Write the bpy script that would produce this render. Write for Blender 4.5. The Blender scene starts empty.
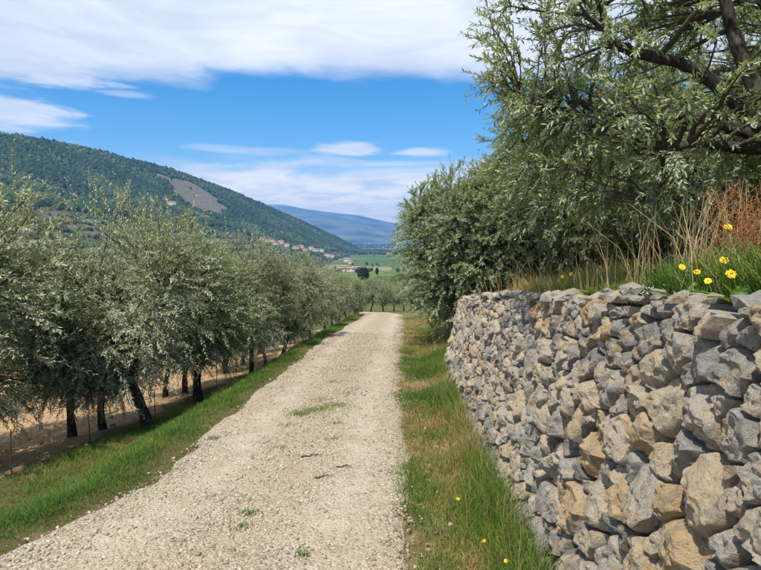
import bpy, bmesh, math, random
import numpy as np
from mathutils import Vector

R = math.radians
scn = bpy.context.scene
COL = scn.collection

# ------------------------------------------------------------------ camera
CAM_H = 1.7
FPX = 570.0
PITCH = math.atan(47 / FPX)
cam_d = bpy.data.cameras.new('camera')
cam_d.sensor_fit = 'HORIZONTAL'; cam_d.sensor_width = 36.0
cam_d.lens = FPX / 761 * 36.0
cam_d.clip_start = 0.05; cam_d.clip_end = 60000
cam = bpy.data.objects.new('camera', cam_d); COL.objects.link(cam)
cam.location = (0, 0, CAM_H); cam.rotation_euler = (math.pi / 2 - PITCH, 0, 0)
scn.camera = cam

# ------------------------------------------------------------------ sun, sky, exposure
SUN_EL = R(61)
SUN_AZ = math.atan2(-0.50, -0.866)          # direction towards the sun, measured from +Y to +X
sd = Vector((math.sin(SUN_AZ) * math.cos(SUN_EL), math.cos(SUN_AZ) * math.cos(SUN_EL), math.sin(SUN_EL)))
sl = bpy.data.lights.new('sun', 'SUN'); sl.energy = 4.6; sl.angle = R(0.6); sl.color = (1.0, 0.95, 0.86)
so = bpy.data.objects.new('sun', sl); COL.objects.link(so)
so.rotation_euler = sd.to_track_quat('Z', 'Y').to_euler(); so.location = (0, 0, 50)

scn.view_settings.view_transform = 'Standard'
scn.view_settings.look = 'None'
scn.view_settings.gamma = 1.0
scn.view_settings.exposure = 0.45
scn.view_settings.use_curve_mapping = False
cy = scn.cycles
cy.max_bounces = 6; cy.diffuse_bounces = 3; cy.glossy_bounces = 2; cy.transmission_bounces = 3; cy.volume_bounces = 0; cy.transparent_max_bounces = 4

world = bpy.data.worlds.new('World'); scn.world = world; world.use_nodes = True


class NT:
    """tiny node-tree helper"""
    def __init__(s, tree):
        s.t = tree; s.n = tree.nodes; s.l = tree.links
    def new(s, typ, **kw):
        nd = s.n.new(typ)
        for k, v in kw.items():
            setattr(nd, k, v)
        return nd
    def put(s, sock, v):
        if hasattr(v, 'is_output') or isinstance(v, bpy.types.NodeSocket):
            s.l.new(v, sock)
        else:
            sock.default_value = v
    def m(s, op, a, b=0.0, c=0.0, clamp=False):
        nd = s.new('ShaderNodeMath', operation=op, use_clamp=clamp)
        s.put(nd.inputs[0], a); s.put(nd.inputs[1], b)
        if op in ('MULTIPLY_ADD', 'SMOOTH_MIN', 'WRAP', 'COMPARE'):
            s.put(nd.inputs[2], c)
        return nd.outputs[0]
    def ramp(s, x, a, b, lo=0.0, hi=1.0, smooth=True):
        nd = s.new('ShaderNodeMapRange', interpolation_type='SMOOTHSTEP' if smooth else 'LINEAR')
        nd.clamp = True
        s.put(nd.inputs['Value'], x); s.put(nd.inputs['From Min'], a); s.put(nd.inputs['From Max'], b)
        s.put(nd.inputs['To Min'], lo); s.put(nd.inputs['To Max'], hi)
        return nd.outputs['Result']
    def noise(s, vec, scale, detail=4.0, rough=0.55, dist=0.0):
        nd = s.new('ShaderNodeTexNoise')
        if vec is not None: s.l.new(vec, nd.inputs['Vector'])
        nd.inputs['Scale'].default_value = scale; nd.inputs['Detail'].default_value = detail
        nd.inputs['Roughness'].default_value = rough; nd.inputs['Distortion'].default_value = dist
        return nd.outputs['Fac']
    def mix(s, f, a, b, typ='MIX'):
        nd = s.new('ShaderNodeMix', data_type='RGBA', blend_type=typ)
        s.put(nd.inputs[0], f)
        for sock, v in ((nd.inputs[6], a), (nd.inputs[7], b)):
            s.put(sock, v if isinstance(v, bpy.types.NodeSocket) else (*v, 1.0) if len(v) == 3 else v)
        return nd.outputs[2]
    def cramp(s, x, stops, interp='LINEAR'):
        nd = s.new('ShaderNodeValToRGB'); cr = nd.color_ramp; cr.interpolation = interp
        while len(cr.elements) < len(stops): cr.elements.new(0.5)
        for e, (p, c) in zip(cr.elements, stops):
            e.position = p; e.color = (*c, 1.0)
        s.put(nd.inputs[0], x)
        return nd.outputs[0]
    def comb(s, x, y, z=0.0):
        nd = s.new('ShaderNodeCombineXYZ'); s.put(nd.inputs[0], x); s.put(nd.inputs[1], y); s.put(nd.inputs[2], z)
        return nd.outputs[0]


def build_world():
    w = NT(world.node_tree); w.n.clear()
    out = w.new('ShaderNodeOutputWorld')
    tc = w.new('ShaderNodeTexCoord')
    sp = w.new('ShaderNodeSeparateXYZ'); w.l.new(tc.outputs['Generated'], sp.inputs[0])
    dx, dy, dz = sp.outputs
    sky = w.new('ShaderNodeTexSky', sky_type='NISHITA', sun_disc=False)
    sky.sun_elevation = SUN_EL; sky.sun_rotation = SUN_AZ
    sky.altitude = 300; sky.air_density = 1.0; sky.dust_density = 0.2; sky.ozone_density = 3.0
    hsv = w.new('ShaderNodeHueSaturation'); hsv.inputs['Saturation'].default_value = 1.45
    w.l.new(sky.outputs[0], hsv.inputs['Color'])
    bg = w.new('ShaderNodeBackground'); w.l.new(hsv.outputs[0], bg.inputs[0]); bg.inputs[1].default_value = 0.12
    hyp = w.m('SQRT', w.m('ADD', w.m('MULTIPLY', dx, dx), w.m('MULTIPLY', dy, dy)))
    t = w.m('DIVIDE', dz, w.m('MAXIMUM', hyp, 0.01))            # tan of elevation
    az = w.m('ARCTAN2', dx, dy)
    # flat cloud deck coordinates
    dzs = w.m('MAXIMUM', dz, 0.03)
    u = w.m('DIVIDE', dx, dzs); v = w.m('DIVIDE', dy, dzs)
    P = w.comb(u, v)
    # streaky noise for low clouds (stretched along the horizon)
    Q = w.comb(w.m('MULTIPLY', az, 2.2), w.m('MULTIPLY', t, 11.0))
    nb = w.noise(P, 0.55, 7, 0.58, 0.6)
    nf = w.noise(P, 2.1, 6, 0.6, 0.3)
    nq = w.noise(Q, 1.7, 8, 0.6, 0.8)
    nq2 = w.noise(Q, 5.5, 6, 0.6, 0.4)
    nw = w.m('ADD', w.m('MULTIPLY', w.m('SUBTRACT', nb, 0.5), 1.5), w.m('MULTIPLY', w.m('SUBTRACT', nf, 0.5), 0.55))
    vv = w.m('ADD', v, nw)
    deck = w.m('MULTIPLY', w.ramp(vv, 3.85, 3.25), w.ramp(vv, -0.8, 0.6))
    deck = w.m('MULTIPLY', deck, w.ramp(nb, 0.18, 0.42, 0.80, 1.0))
    # broken clouds for the rest of the sky, outside the frame
    broken = w.m('MULTIPLY', w.ramp(nb, 0.50, 0.66), w.m('MULTIPLY', w.ramp(v, 0.8, -0.6), w.ramp(t, 0.1, 0.3)))
    # low white bank over the hills, all round
    tt = w.m('ADD', t, w.m('MULTIPLY', w.m('SUBTRACT', nq, 0.5), 0.16))
    low = w.m('MULTIPLY', w.ramp(tt, 0.150, 0.095), w.ramp(nq2, 0.30, 0.52, 0.75, 1.0))
    left = w.ramp(w.m('ADD', az, w.m('MULTIPLY', nq, 0.2)), -0.36, -0.16, 0.0, 1.0)
    low = w.m('MULTIPLY', low, left)

    def blob(azc, tc_, ra, rt, th=0.75):
        a = w.m('DIVIDE', w.m('SUBTRACT', az, azc), ra)
        b = w.m('DIVIDE', w.m('SUBTRACT', t, tc_), rt)
        q = w.m('SQRT', w.m('ADD', w.m('MULTIPLY', a, a), w.m('MULTIPLY', b, b)))
        q = w.m('ADD', q, w.m('ADD', w.m('MULTIPLY', w.m('SUBTRACT', nq, 0.5), 1.5), w.m('MULTIPLY', w.m('SUBTRACT', nq2, 0.5), 1.5)))
        return w.ramp(q, 1.1, 0.35, 0.0, th)
    cl = w.m('MAXIMUM', deck, broken)
    for args in ((-0.585, 0.182, 0.15, 0.034, 0.95), (-0.505, 0.238, 0.085, 0.016, 0.95), (-0.055, 0.153, 0.075, 0.013, 0.95),
                 (0.075, 0.147, 0.06, 0.010, 0.9), (-0.22, 0.147, 0.12, 0.009, 0.45), (-0.42, 0.225, 0.05, 0.006, 0.4),
                 (0.42, 0.19, 0.14, 0.02, 0.9), (-1.05, 0.20, 0.2, 0.03, 0.9)):
        cl = w.m('MAXIMUM', cl, blob(*args))
    cl = w.m('MAXIMUM', cl, low)
    cl = w.m('MULTIPLY', cl, w.ramp(dz, -0.01, 0.02))
    shade = w.m('ADD', w.m('MULTIPLY', w.ramp(nb, 0.30, 0.62), 0.65), w.m('MULTIPLY', w.ramp(nq, 0.3, 0.7), 0.35))
    cc = w.mix(shade, (0.50, 0.57, 0.70), (0.92, 0.94, 0.97))
    cc = w.mix(w.ramp(t, 0.16, 0.03), cc, w.mix(w.ramp(nq2, 0.30, 0.62), (1.12, 1.03, 0.98), (1.80, 1.50, 1.12)))
    bg2 = w.new('ShaderNodeBackground'); w.l.new(cc, bg2.inputs[0]); bg2.inputs[1].default_value = 0.92
    mx = w.new('ShaderNodeMixShader'); w.l.new(cl, mx.inputs[0])
    w.l.new(bg.outputs[0], mx.inputs[1]); w.l.new(bg2.outputs[0], mx.inputs[2])
    w.l.new(mx.outputs[0], out.inputs['Surface'])


build_world()

# ------------------------------------------------------------------ maths helpers
def smooth(a, b, x):
    t = np.clip((np.asarray(x, float) - a) / (b - a), 0, 1)
    return t * t * (3 - 2 * t)


def _hash(ix, iy, iz, seed):
    n = (ix * 374761393 + iy * 668265263 + iz * 2147483647 + seed * 974634777) & 0xFFFFFFFF
    n = ((n ^ (n >> 13)) * 1274126177) & 0xFFFFFFFF
    n = ((n ^ (n >> 15)) * 2246822519) & 0xFFFFFFFF
    return ((n ^ (n >> 16)) & 0xFFFFFF) / float(0xFFFFFF)


def vnoise(p, seed=0):
    """value noise, p (...,3) -> 0..1"""
    p = np.asarray(p, float)
    f = np.floor(p); q = p - f; q = q * q * (3 - 2 * q)
    i = f.astype(np.int64)
    r = 0
    for a in (0, 1):
        for b in (0, 1):
            for c in (0, 1):
                wgt = (q[..., 0] if a else 1 - q[..., 0]) * (q[..., 1] if b else 1 - q[..., 1]) * (q[..., 2] if c else 1 - q[..., 2])
                r = r + wgt * _hash(i[..., 0] + a, i[..., 1] + b, i[..., 2] + c, seed)
    return r


def fbm(p, octaves=4, seed=0, gain=0.5):
    p = np.asarray(p, float); a = 1.0; s = 0; tot = 0
    for o in range(octaves):
        s = s + a * (vnoise(p * (2.03 ** o) + o * 17.3, seed + o) - 0.5); tot += a; a *= gain
    return s / tot * 2


def fbm2(x, y, scale, octaves=4, seed=0, gain=0.5):
    x = np.asarray(x, float); y = np.asarray(y, float)
    return fbm(np.stack([x * scale, y * scale, np.zeros_like(x) + 0.37], -1), octaves, seed, gain)


def nrm(a):
    return a / np.maximum(np.linalg.norm(a, axis=-1, keepdims=True), 1e-9)


def pixdir(px, py):
    r = (px - 380.5) / FPX; u = (285 - py) / FPX
    c, s = math.cos(PITCH), math.sin(PITCH)
    return np.array([r, c + u * s, -s + u * c])


# ------------------------------------------------------------------ terrain functions
_fy_x = np.array([-400, -60, 0, 24, 34, 60, 300, 1000, 2500, 30000.])
_fy_z = np.array([8, 4.0, 0, -1.62, -2.75, -5.9, -19.5, -50, -60, -62.])


# road centre line and half width as functions of y
_rc_y = np.array([-12, 0, 2.9, 8, 15, 20, 24, 28, 33, 38, 44])
_rly = np.array([-12, 0, 3.2, 4.6, 14, 20, 24, 28, 33, 38, 44])
_rl_x = np.array([-2.55, -2.50, -2.42, -1.97, -1.62, -1.22, -0.85, -0.75, -1.6, -3.4, -6.5])
_rr_x = np.array([0.20, 0.22, 0.23, 0.32, 0.62, 0.85, 1.02, 1.10, 0.6, -0.9, -3.6])


def road_l(y): return np.interp(y, _rly, _rl_x)
def road_r(y): return np.interp(y, _rc_y, _rr_x)


def gz(x, y):
    x = np.asarray(x, float); y = np.asarray(y, float)
    z = np.interp(y, _fy_x, _fy_z)
    l = np.maximum(road_l(np.clip(y, 0, 23)) - 0.22 - x, 0)
    drop = (0.72 + 0.02 * np.clip(y - 8, 0, 18)) * smooth(-0.1, 1.7, l) + 0.03 * np.minimum(l, 14) + 0.13 * np.clip(l - 1.3, 0, 7) + 0.03 * np.clip(l - 14, 0, 500)
    far = smooth(250, 700, y)
    z = z - drop * (1 - far)
    r = np.maximum(x - 3.0, 0)
    z = z + 0.13 * np.minimum(r, 300) * (1 - smooth(120, 500, y))
    return np.maximum(z, -62)


def hit_ground(px, py, fn, t0=1.0, t1=6000.0):
    d = pixdir(px, py); t = t0; step = 0.05; prev = t0
    while t < t1:
        p = np.array([0, 0, CAM_H]) + d * t
        if p[2] < float(fn(p[0], p[1])):
            a, b = prev, t
            for _ in range(30):
                m = 0.5 * (a + b); q = np.array([0, 0, CAM_H]) + d * m
                if q[2] < float(fn(q[0], q[1])): b = m
                else: a = m
            return np.array([0, 0, CAM_H]) + d * b
        prev = t; t += max(step, t * 0.01)
    return None


def at_depth(px, py, y):
    d = pixdir(px, py)
    return np.array([0, 0, CAM_H]) + d * (y / d[1])


# ------------------------------------------------------------------ mesh / object helpers
def mesh_np(name, verts, faces, mats=(), tone=None, smooth_sh=False, mat_idx=None):
    """verts (N,3); faces: (M,k) array or list of such arrays"""
    me = bpy.data.meshes.new(name)
    verts = np.ascontiguousarray(verts, dtype=np.float32)
    fl = faces if isinstance(faces, list) else [faces]
    fl = [np.asarray(f, dtype=np.int32) for f in fl if len(f)]
    loops = np.concatenate([f.ravel() for f in fl])
    tot = np.concatenate([np.full(len(f), f.shape[1], np.int32) for f in fl])
    start = np.concatenate([[0], np.cumsum(tot)[:-1]]).astype(np.int32)
    me.vertices.add(len(verts)); me.vertices.foreach_set('co', verts.ravel())
    me.loops.add(len(loops)); me.loops.foreach_set('vertex_index', loops)
    me.polygons.add(len(tot)); me.polygons.foreach_set('loop_start', start)
    me.polygons.foreach_set('loop_total', tot)
    if smooth_sh: me.polygons.foreach_set('use_smooth', np.ones(len(tot), bool))
    if mat_idx is not None: me.polygons.foreach_set('material_index', np.asarray(mat_idx, np.int32))
    for m in mats: me.materials.append(m)
    if tone is not None:
        at = me.attributes.new('tone', 'FLOAT', 'POINT'); at.data.foreach_set('value', np.ascontiguousarray(tone, dtype=np.float32))
    me.update(calc_edges=True)
    return me


def tag(o, label=None, cat=None, group=None, kind=None):
    if label: o['label'] = label
    if cat: o['category'] = cat
    if group: o['group'] = group
    if kind: o['kind'] = kind
    return o


def obj(name, me, parent=None, loc=None):
    o = bpy.data.objects.new(name, me); COL.objects.link(o)
    if parent is not None: o.parent = parent
    if loc is not None: o.location = loc
    return o


def empty(name, loc=(0, 0, 0), rz=0.0):
    o = bpy.data.objects.new(name, None); COL.objects.link(o)
    o.location = loc; o.rotation_euler = (0, 0, rz); o.empty_display_size = 0.2
    return o


def tube(path, radii, sides=7, cap=True, wob=0.0, seed=0):
    """returns verts, quads(list of arrays)"""
    path = np.asarray(path, float); n = len(path); radii = np.asarray(radii, float)
    tan = np.gradient(path, axis=0); tan = nrm(tan)
    ref = np.array([0.31, 0.77, 0.55]) if abs(tan[0] @ np.array([0.31, 0.77, 0.55])) < 0.9 else np.array([1.0, 0, 0])
    a = nrm(np.cross(tan, ref)); b = np.cross(tan, a)
    th = np.linspace(0, 2 * np.pi, sides, endpoint=False)
    ring = a[:, None, :] * np.cos(th)[None, :, None] + b[:, None, :] * np.sin(th)[None, :, None]
    rr = np.repeat(radii[:, None], sides, 1)
    if wob:
        pp = path[:, None, :] + ring * radii[:, None, None]
        rr = rr * (1 + wob * fbm(pp * 9, 3, seed) + wob * 0.8 * fbm(pp * np.array([22, 22, 5]), 2, seed + 5))
    v = (path[:, None, :] + ring * rr[:, :, None]).reshape(-1, 3)
    i = np.arange(n - 1)[:, None] * sides; j = np.arange(sides)[None, :]; k = (j + 1) % sides
    q = np.stack([i + j, i + k, i + sides + k, i + sides + j], -1).reshape(-1, 4)
    fs = q
    if cap:
        v = np.vstack([v, path[-1:] + tan[-1:] * radii[-1] * 0.5])
        jj = np.arange(sides); top = (n - 1) * sides
        tq = np.stack([top + jj, top + (jj + 1) % sides, np.full(sides, len(v) - 1)], -1)
        return v, [q, tq]
    return v, [q]


def merge(parts):
    """parts: list of (verts, [face arrays]) -> verts, [quads, tris]"""
    vs = []; q = []; t = []; o = 0
    for v, fl in parts:
        for f in fl:
            (q if f.shape[1] == 4 else t).append(f + o)
        vs.append(v); o += len(v)
    out = []
    if q: out.append(np.concatenate(q))
    if t: out.append(np.concatenate(t))
    return np.concatenate(vs), out


def bezier(p0, p1, p2, p3, n):
    t = np.linspace(0, 1, n)[:, None]
    return (1 - t) ** 3 * p0 + 3 * (1 - t) ** 2 * t * p1 + 3 * (1 - t) * t * t * p2 + t ** 3 * p3


# ------------------------------------------------------------------ materials
def mat(name):
    m = bpy.data.materials.new(name); m.use_nodes = True
    w = NT(m.node_tree); w.n.clear()
    out = w.new('ShaderNodeOutputMaterial')
    return m, w, out


def principled(w, out, color, rough=0.8, spec=0.3, normal=None):
    p = w.new('ShaderNodeBsdfPrincipled')
    w.put(p.inputs['Base Color'], color if isinstance(color, bpy.types.NodeSocket) else (*color, 1.0))
    w.put(p.inputs['Roughness'], rough)
    p.inputs['Specular IOR Level'].default_value = spec
    if normal is not None: w.l.new(normal, p.inputs['Normal'])
    if out is not None: w.l.new(p.outputs[0], out.inputs['Surface'])
    return p


def bump(w, h, strength=0.5, dist=0.01, normal=None):
    b = w.new('ShaderNodeBump'); b.inputs['Strength'].default_value = strength; b.inputs['Distance'].default_value = dist
    w.l.new(h, b.inputs['Height'])
    if normal is not None: w.l.new(normal, b.inputs['Normal'])
    return b.outputs[0]


def pos(w):
    return w.new('ShaderNodeNewGeometry').outputs['Position']


def attr(w, name='tone'):
    return w.new('ShaderNodeAttribute', attribute_name=name).outputs['Fac']


def leaf_material(name, top, under, trans, tfac=0.25, vary=0.5, rough=0.42):
    m, w, out = mat(name)
    t = attr(w)
    g = w.new('ShaderNodeNewGeometry')
    base = w.mix(g.outputs['Backfacing'], top, under)
    k = w.ramp(t, 0.0, 1.0, 1 - vary, 1 + vary, smooth=False)
    hs = w.new('ShaderNodeHueSaturation'); w.l.new(base, hs.inputs['Color']); w.l.new(k, hs.inputs['Value'])
    w.l.new(w.ramp(t, 0.0, 1.0, 0.49, 0.512, smooth=False), hs.inputs['Hue'])
    p = principled(w, None, hs.outputs[0], rough, 0.42)
    tr = w.new('ShaderNodeBsdfTranslucent'); tr.inputs[0].default_value = (*trans, 1)
    mx = w.new('ShaderNodeMixShader'); mx.inputs[0].default_value = tfac
    w.l.new(p.outputs[0], mx.inputs[1]); w.l.new(tr.outputs[0], mx.inputs[2]); w.l.new(mx.outputs[0], out.inputs['Surface'])
    return m


def bark_material(name, c0, c1):
    m, w, out = mat(name)
    p = pos(w)
    mp = w.new('ShaderNodeMapping'); mp.inputs['Scale'].default_value = (1, 1, 0.3); w.l.new(p, mp.inputs[0])
    n = w.noise(mp.outputs[0], 38, 6, 0.65, 0.5)
    n2 = w.noise(p, 5, 3)
    c = w.mix(w.ramp(n, 0.3, 0.7), c0, c1)
    c = w.mix(w.m('MULTIPLY', w.ramp(n2, 0.5, 0.7), 0.4), c, (0.16, 0.155, 0.12))
    principled(w, out, c, 0.92, 0.15, bump(w, n, 0.9, 0.02))
    return m


M = {}
M['leaf'] = leaf_material('olive_leaf', (0.245, 0.270, 0.120), (0.46, 0.48, 0.33), (0.40, 0.44, 0.14), 0.34, 0.42)
M['leaf_b'] = leaf_material('olive_leaf_yellowish', (0.225, 0.270, 0.095), (0.42, 0.45, 0.28), (0.38, 0.46, 0.12), 0.34, 0.42)
M['leaf_dark'] = leaf_material('olive_leaf_green', (0.175, 0.225, 0.082), (0.37, 0.405, 0.255), (0.36, 0.45, 0.12), 0.34, 0.45)
M['bark'] = bark_material('olive_bark', (0.018, 0.014, 0.010), (0.085, 0.070, 0.052))
M['twig'] = bark_material('olive_twig', (0.05, 0.043, 0.03), (0.12, 0.105, 0.075))


def grass_material():
    m, w, out = mat('grass_blade')
    t = attr(w)
    c = w.cramp(t, [(0.0, (0.030, 0.075, 0.010)), (0.25, (0.075, 0.165, 0.016)), (0.45, (0.150, 0.225, 0.032)),
                    (0.60, (0.27, 0.205, 0.062)), (0.78, (0.42, 0.275, 0.11)), (0.92, (0.50, 0.40, 0.22)), (1.0, (0.30, 0.10, 0.035))])
    p = principled(w, None, c, 0.55, 0.3)
    tr = w.new('ShaderNodeBsdfTranslucent'); w.l.new(w.mix(0.5, c, (0.2, 0.3, 0.03)), tr.inputs[0])
    mx = w.new('ShaderNodeMixShader'); mx.inputs[0].default_value = 0.3
    w.l.new(p.outputs[0], mx.inputs[1]); w.l.new(tr.outputs[0], mx.inputs[2]); w.l.new(mx.outputs[0], out.inputs['Surface'])
    return m


M['grass'] = grass_material()


def stone_material():
    m, w, out = mat('limestone')
    t = attr(w); p = pos(w)
    base = w.cramp(t, [(0.0, (0.175, 0.165, 0.150)), (0.22, (0.265, 0.248, 0.220)), (0.45, (0.39, 0.357, 0.30)), (0.62, (0.49, 0.425, 0.325)),
                       (0.8, (0.50, 0.41, 0.285)), (0.92, (0.49, 0.35, 0.195)), (1.0, (0.44, 0.26, 0.115))])
    off = w.new('ShaderNodeVectorMath', operation='ADD'); w.l.new(p, off.inputs[0]); w.l.new(w.comb(w.m('MULTIPLY', t, 37.0), 0, 0), off.inputs[1])
    q = off.outputs[0]
    n1 = w.noise(q, 6, 6, 0.62, 0.9); n2 = w.noise(q, 24, 6, 0.68, 0.5); n3 = w.noise(q, 95, 5, 0.72); n4 = w.noise(q, 13, 5, 0.6, 1.2)
    st = w.m('MULTIPLY', w.ramp(n1, 0.50, 0.60), w.ramp(n2, 0.34, 0.6, 0.35, 1.0))
    c = w.mix(w.m('MULTIPLY', st, 0.85), base, w.mix(w.ramp(n2, 0.4, 0.65), (0.54, 0.38, 0.20), (0.52, 0.455, 0.345)))
    c = w.mix(w.m('MULTIPLY', w.ramp(n4, 0.60, 0.70), 0.75), c, (0.47, 0.27, 0.085))
    c = w.mix(w.m('MULTIPLY', w.ramp(n1, 0.45, 0.36), 0.55), c, (0.21, 0.204, 0.194))
    c = w.mix(w.m('MULTIPLY', w.ramp(n2, 0.56, 0.66), 0.45), c, (0.52, 0.485, 0.42))
    c = w.mix(w.m('MULTIPLY', w.ramp(n3, 0.58, 0.70), 0.40), c, (0.62, 0.585, 0.52))
    c = w.mix(w.m('MULTIPLY', w.ramp(n3, 0.45, 0.33), 0.65), c, (0.075, 0.066, 0.052))
    h = w.m('ADD', w.m('ADD', w.m('MULTIPLY', n2, 1.0), w.m('MULTIPLY', n3, 0.5)), w.m('MULTIPLY', n4, 0.6))
    principled(w, out, c, 0.92, 0.15, bump(w, h, 1.0, 0.03))
    return m


M['stone'] = stone_material()


def soil_mat(name, c0, c1, c2, sc=6.0):
    m, w, out = mat(name); p = pos(w)
    n = w.noise(p, sc, 6, 0.65, 0.3); n2 = w.noise(p, sc * 9, 5, 0.7)
    c = w.mix(w.ramp(n, 0.32, 0.68), c0, c1); c = w.mix(w.m('MULTIPLY', w.ramp(n2, 0.48, 0.7), 0.7), c, c2)
    principled(w, out, c, 0.95, 0.12, bump(w, w.m('ADD', n, w.m('MULTIPLY', n2, 0.4)), 0.8, 0.04))
    return m


M['dark_soil'] = soil_mat('dark_earth', (0.03, 0.022, 0.014), (0.07, 0.05, 0.03), (0.12, 0.09, 0.06))
M['terrace_soil'] = soil_mat('terrace_earth', (0.075, 0.060, 0.028), (0.15, 0.115, 0.05), (0.20, 0.15, 0.08))


def gravel_mat():
    m, w, out = mat('gravel_road'); p = pos(w)
    vo = w.new('ShaderNodeTexVoronoi'); w.l.new(p, vo.inputs['Vector']); vo.inputs['Scale'].default_value = 52
    vo2 = w.new('ShaderNodeTexVoronoi'); w.l.new(p, vo2.inputs['Vector']); vo2.inputs['Scale'].default_value = 78
    n = w.noise(p, 1.1, 6, 0.6, 0.5); n2 = w.noise(p, 12, 5, 0.65); n3 = w.noise(p, 110, 3, 0.7)
    sx = w.new('ShaderNodeSeparateColor'); w.l.new(vo.outputs['Color'], sx.inputs[0])
    c = w.cramp(sx.outputs[0], [(0.0, (0.20, 0.165, 0.115)), (0.3, (0.335, 0.275, 0.19)), (0.7, (0.43, 0.365, 0.262)), (1.0, (0.54, 0.485, 0.385))])
    c = w.mix(w.m('MULTIPLY', w.ramp(n, 0.42, 0.62), 0.5), c, (0.45, 0.345, 0.215))
    c = w.mix(w.m('MULTIPLY', w.ramp(n2, 0.5, 0.72), 0.45), c, (0.36, 0.285, 0.18))
    c = w.mix(w.m('MULTIPLY', w.ramp(n3, 0.50, 0.36), 0.6), c, (0.12, 0.095, 0.062))
    rt = attr(w)
    nr = w.noise(p, 3.0, 5, 0.65, 0.3)
    c = w.mix(w.m('MULTIPLY', w.m('MULTIPLY', rt, w.ramp(nr, 0.30, 0.62)), 0.75), c, w.mix(w.ramp(n2, 0.35, 0.65), (0.43, 0.37, 0.275), (0.52, 0.465, 0.365)))
    h = w.m('SUBTRACT', w.m('MULTIPLY', n3, 0.3), w.m('ADD', vo.outputs['Distance'], w.m('MULTIPLY', vo2.outputs['Distance'], 0.5)))
    principled(w, out, c, 0.93, 0.15, bump(w, h, 0.85, 0.014))
    return m


M['gravel'] = gravel_mat()


def pebble_mat():
    m, w, out = mat('pebble'); t = attr(w)
    c = w.cramp(t, [(0.0, (0.15, 0.13, 0.10)), (0.25, (0.32, 0.265, 0.185)), (0.55, (0.45, 0.385, 0.285)), (0.8, (0.58, 0.53, 0.435)), (0.93, (0.46, 0.34, 0.20)), (1.0, (0.36, 0.355, 0.34))])
    n = w.noise(pos(w), 120, 3, 0.6)
    c = w.mix(w.ramp(n, 0.35, 0.7, 0.0, 0.3), c, (0.28, 0.22, 0.15))
    principled(w, out, c, 0.9, 0.2)
    return m


M['pebble'] = pebble_mat()


def ground_mat():
    m, w, out = mat('ground_soil'); p = pos(w)
    sp = w.new('ShaderNodeSeparateXYZ'); w.l.new(p, sp.inputs[0]); X, Y, Z = sp.outputs
    n = w.noise(p, 1.4, 6, 0.65, 0.4); n2 = w.noise(p, 9, 6, 0.7); n3 = w.noise(p, 55, 4, 0.7)
    soil = w.mix(w.ramp(n2, 0.3, 0.7), (0.36, 0.220, 0.110), (0.53, 0.355, 0.200))
    soil = w.mix(w.m('MULTIPLY', w.ramp(n, 0.52, 0.68), 0.75), soil, (0.36, 0.30, 0.16))
    soil = w.mix(w.m('MULTIPLY', w.ramp(n3, 0.55, 0.7), 0.6), soil, (0.55, 0.44, 0.30))
    turf = w.mix(w.ramp(n2, 0.3, 0.7), (0.075, 0.085, 0.024), (0.16, 0.125, 0.055))
    turf = w.mix(w.m('MULTIPLY', w.ramp(n, 0.55, 0.68), 0.7), turf, (0.27, 0.20, 0.11))
    verge = w.mix(w.ramp(n2, 0.35, 0.65), (0.30, 0.22, 0.115), (0.15, 0.12, 0.05))
    xw = w.m('SUBTRACT', w.m('ADD', X, w.m('MULTIPLY', w.m('SUBTRACT', n, 0.5), 0.9)), w.ramp(Y, 6.0, 20.0, -2.7, -0.7, False))
    near = w.mix(w.ramp(xw, -2.85, -2.45), soil, turf)
    near = w.mix(w.ramp(X, -0.6, -0.4), near, verge)
    near = w.mix(w.ramp(Y, 26, 34), near, w.mix(w.ramp(n, 0.4, 0.6), (0.06, 0.09, 0.025), (0.15, 0.13, 0.05)))
    # fields of the valley floor
    mp = w.new('ShaderNodeMapping'); mp.inputs['Scale'].default_value = (0.0048, 0.0026, 1); mp.inputs['Rotation'].default_value = (0, 0, 0.35)
    w.l.new(w.comb(X, Y, 0.0), mp.inputs[0])
    vo = w.new('ShaderNodeTexVoronoi'); w.l.new(mp.outputs[0], vo.inputs['Vector']); vo.inputs['Scale'].default_value = 1.0
    sc = w.new('ShaderNodeSeparateColor'); w.l.new(vo.outputs['Color'], sc.inputs[0])
    f = w.cramp(sc.outputs[0], [(0.0, (0.055, 0.085, 0.025)), (0.25, (0.10, 0.16, 0.035)), (0.5, (0.16, 0.22, 0.05)), (0.7, (0.20, 0.19, 0.09)), (1.0, (0.26, 0.21, 0.12))])
    nf = w.noise(p, 0.03, 5, 0.65)
    f = w.mix(w.m('MULTIPLY', w.ramp(nf, 0.5, 0.66), 0.8), f, (0.035, 0.055, 0.02))
    c = w.mix(w.ramp(Y, 90, 220), near, f)
    principled(w, out, c, 0.95, 0.1, bump(w, w.m('ADD', n2, w.m('MULTIPLY', n3, 0.5)), 0.9, 0.05))
    return m


M['ground'] = ground_mat()


def simple(name, c, rough=0.7, spec=0.3, nscale=None, c2=None):
    m, w, out = mat(name)
    col = c
    if nscale: col = w.mix(w.ramp(w.noise(pos(w), nscale, 5, 0.6), 0.3, 0.7), c, c2)
    principled(w, out, col, rough, spec)
    return m


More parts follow.
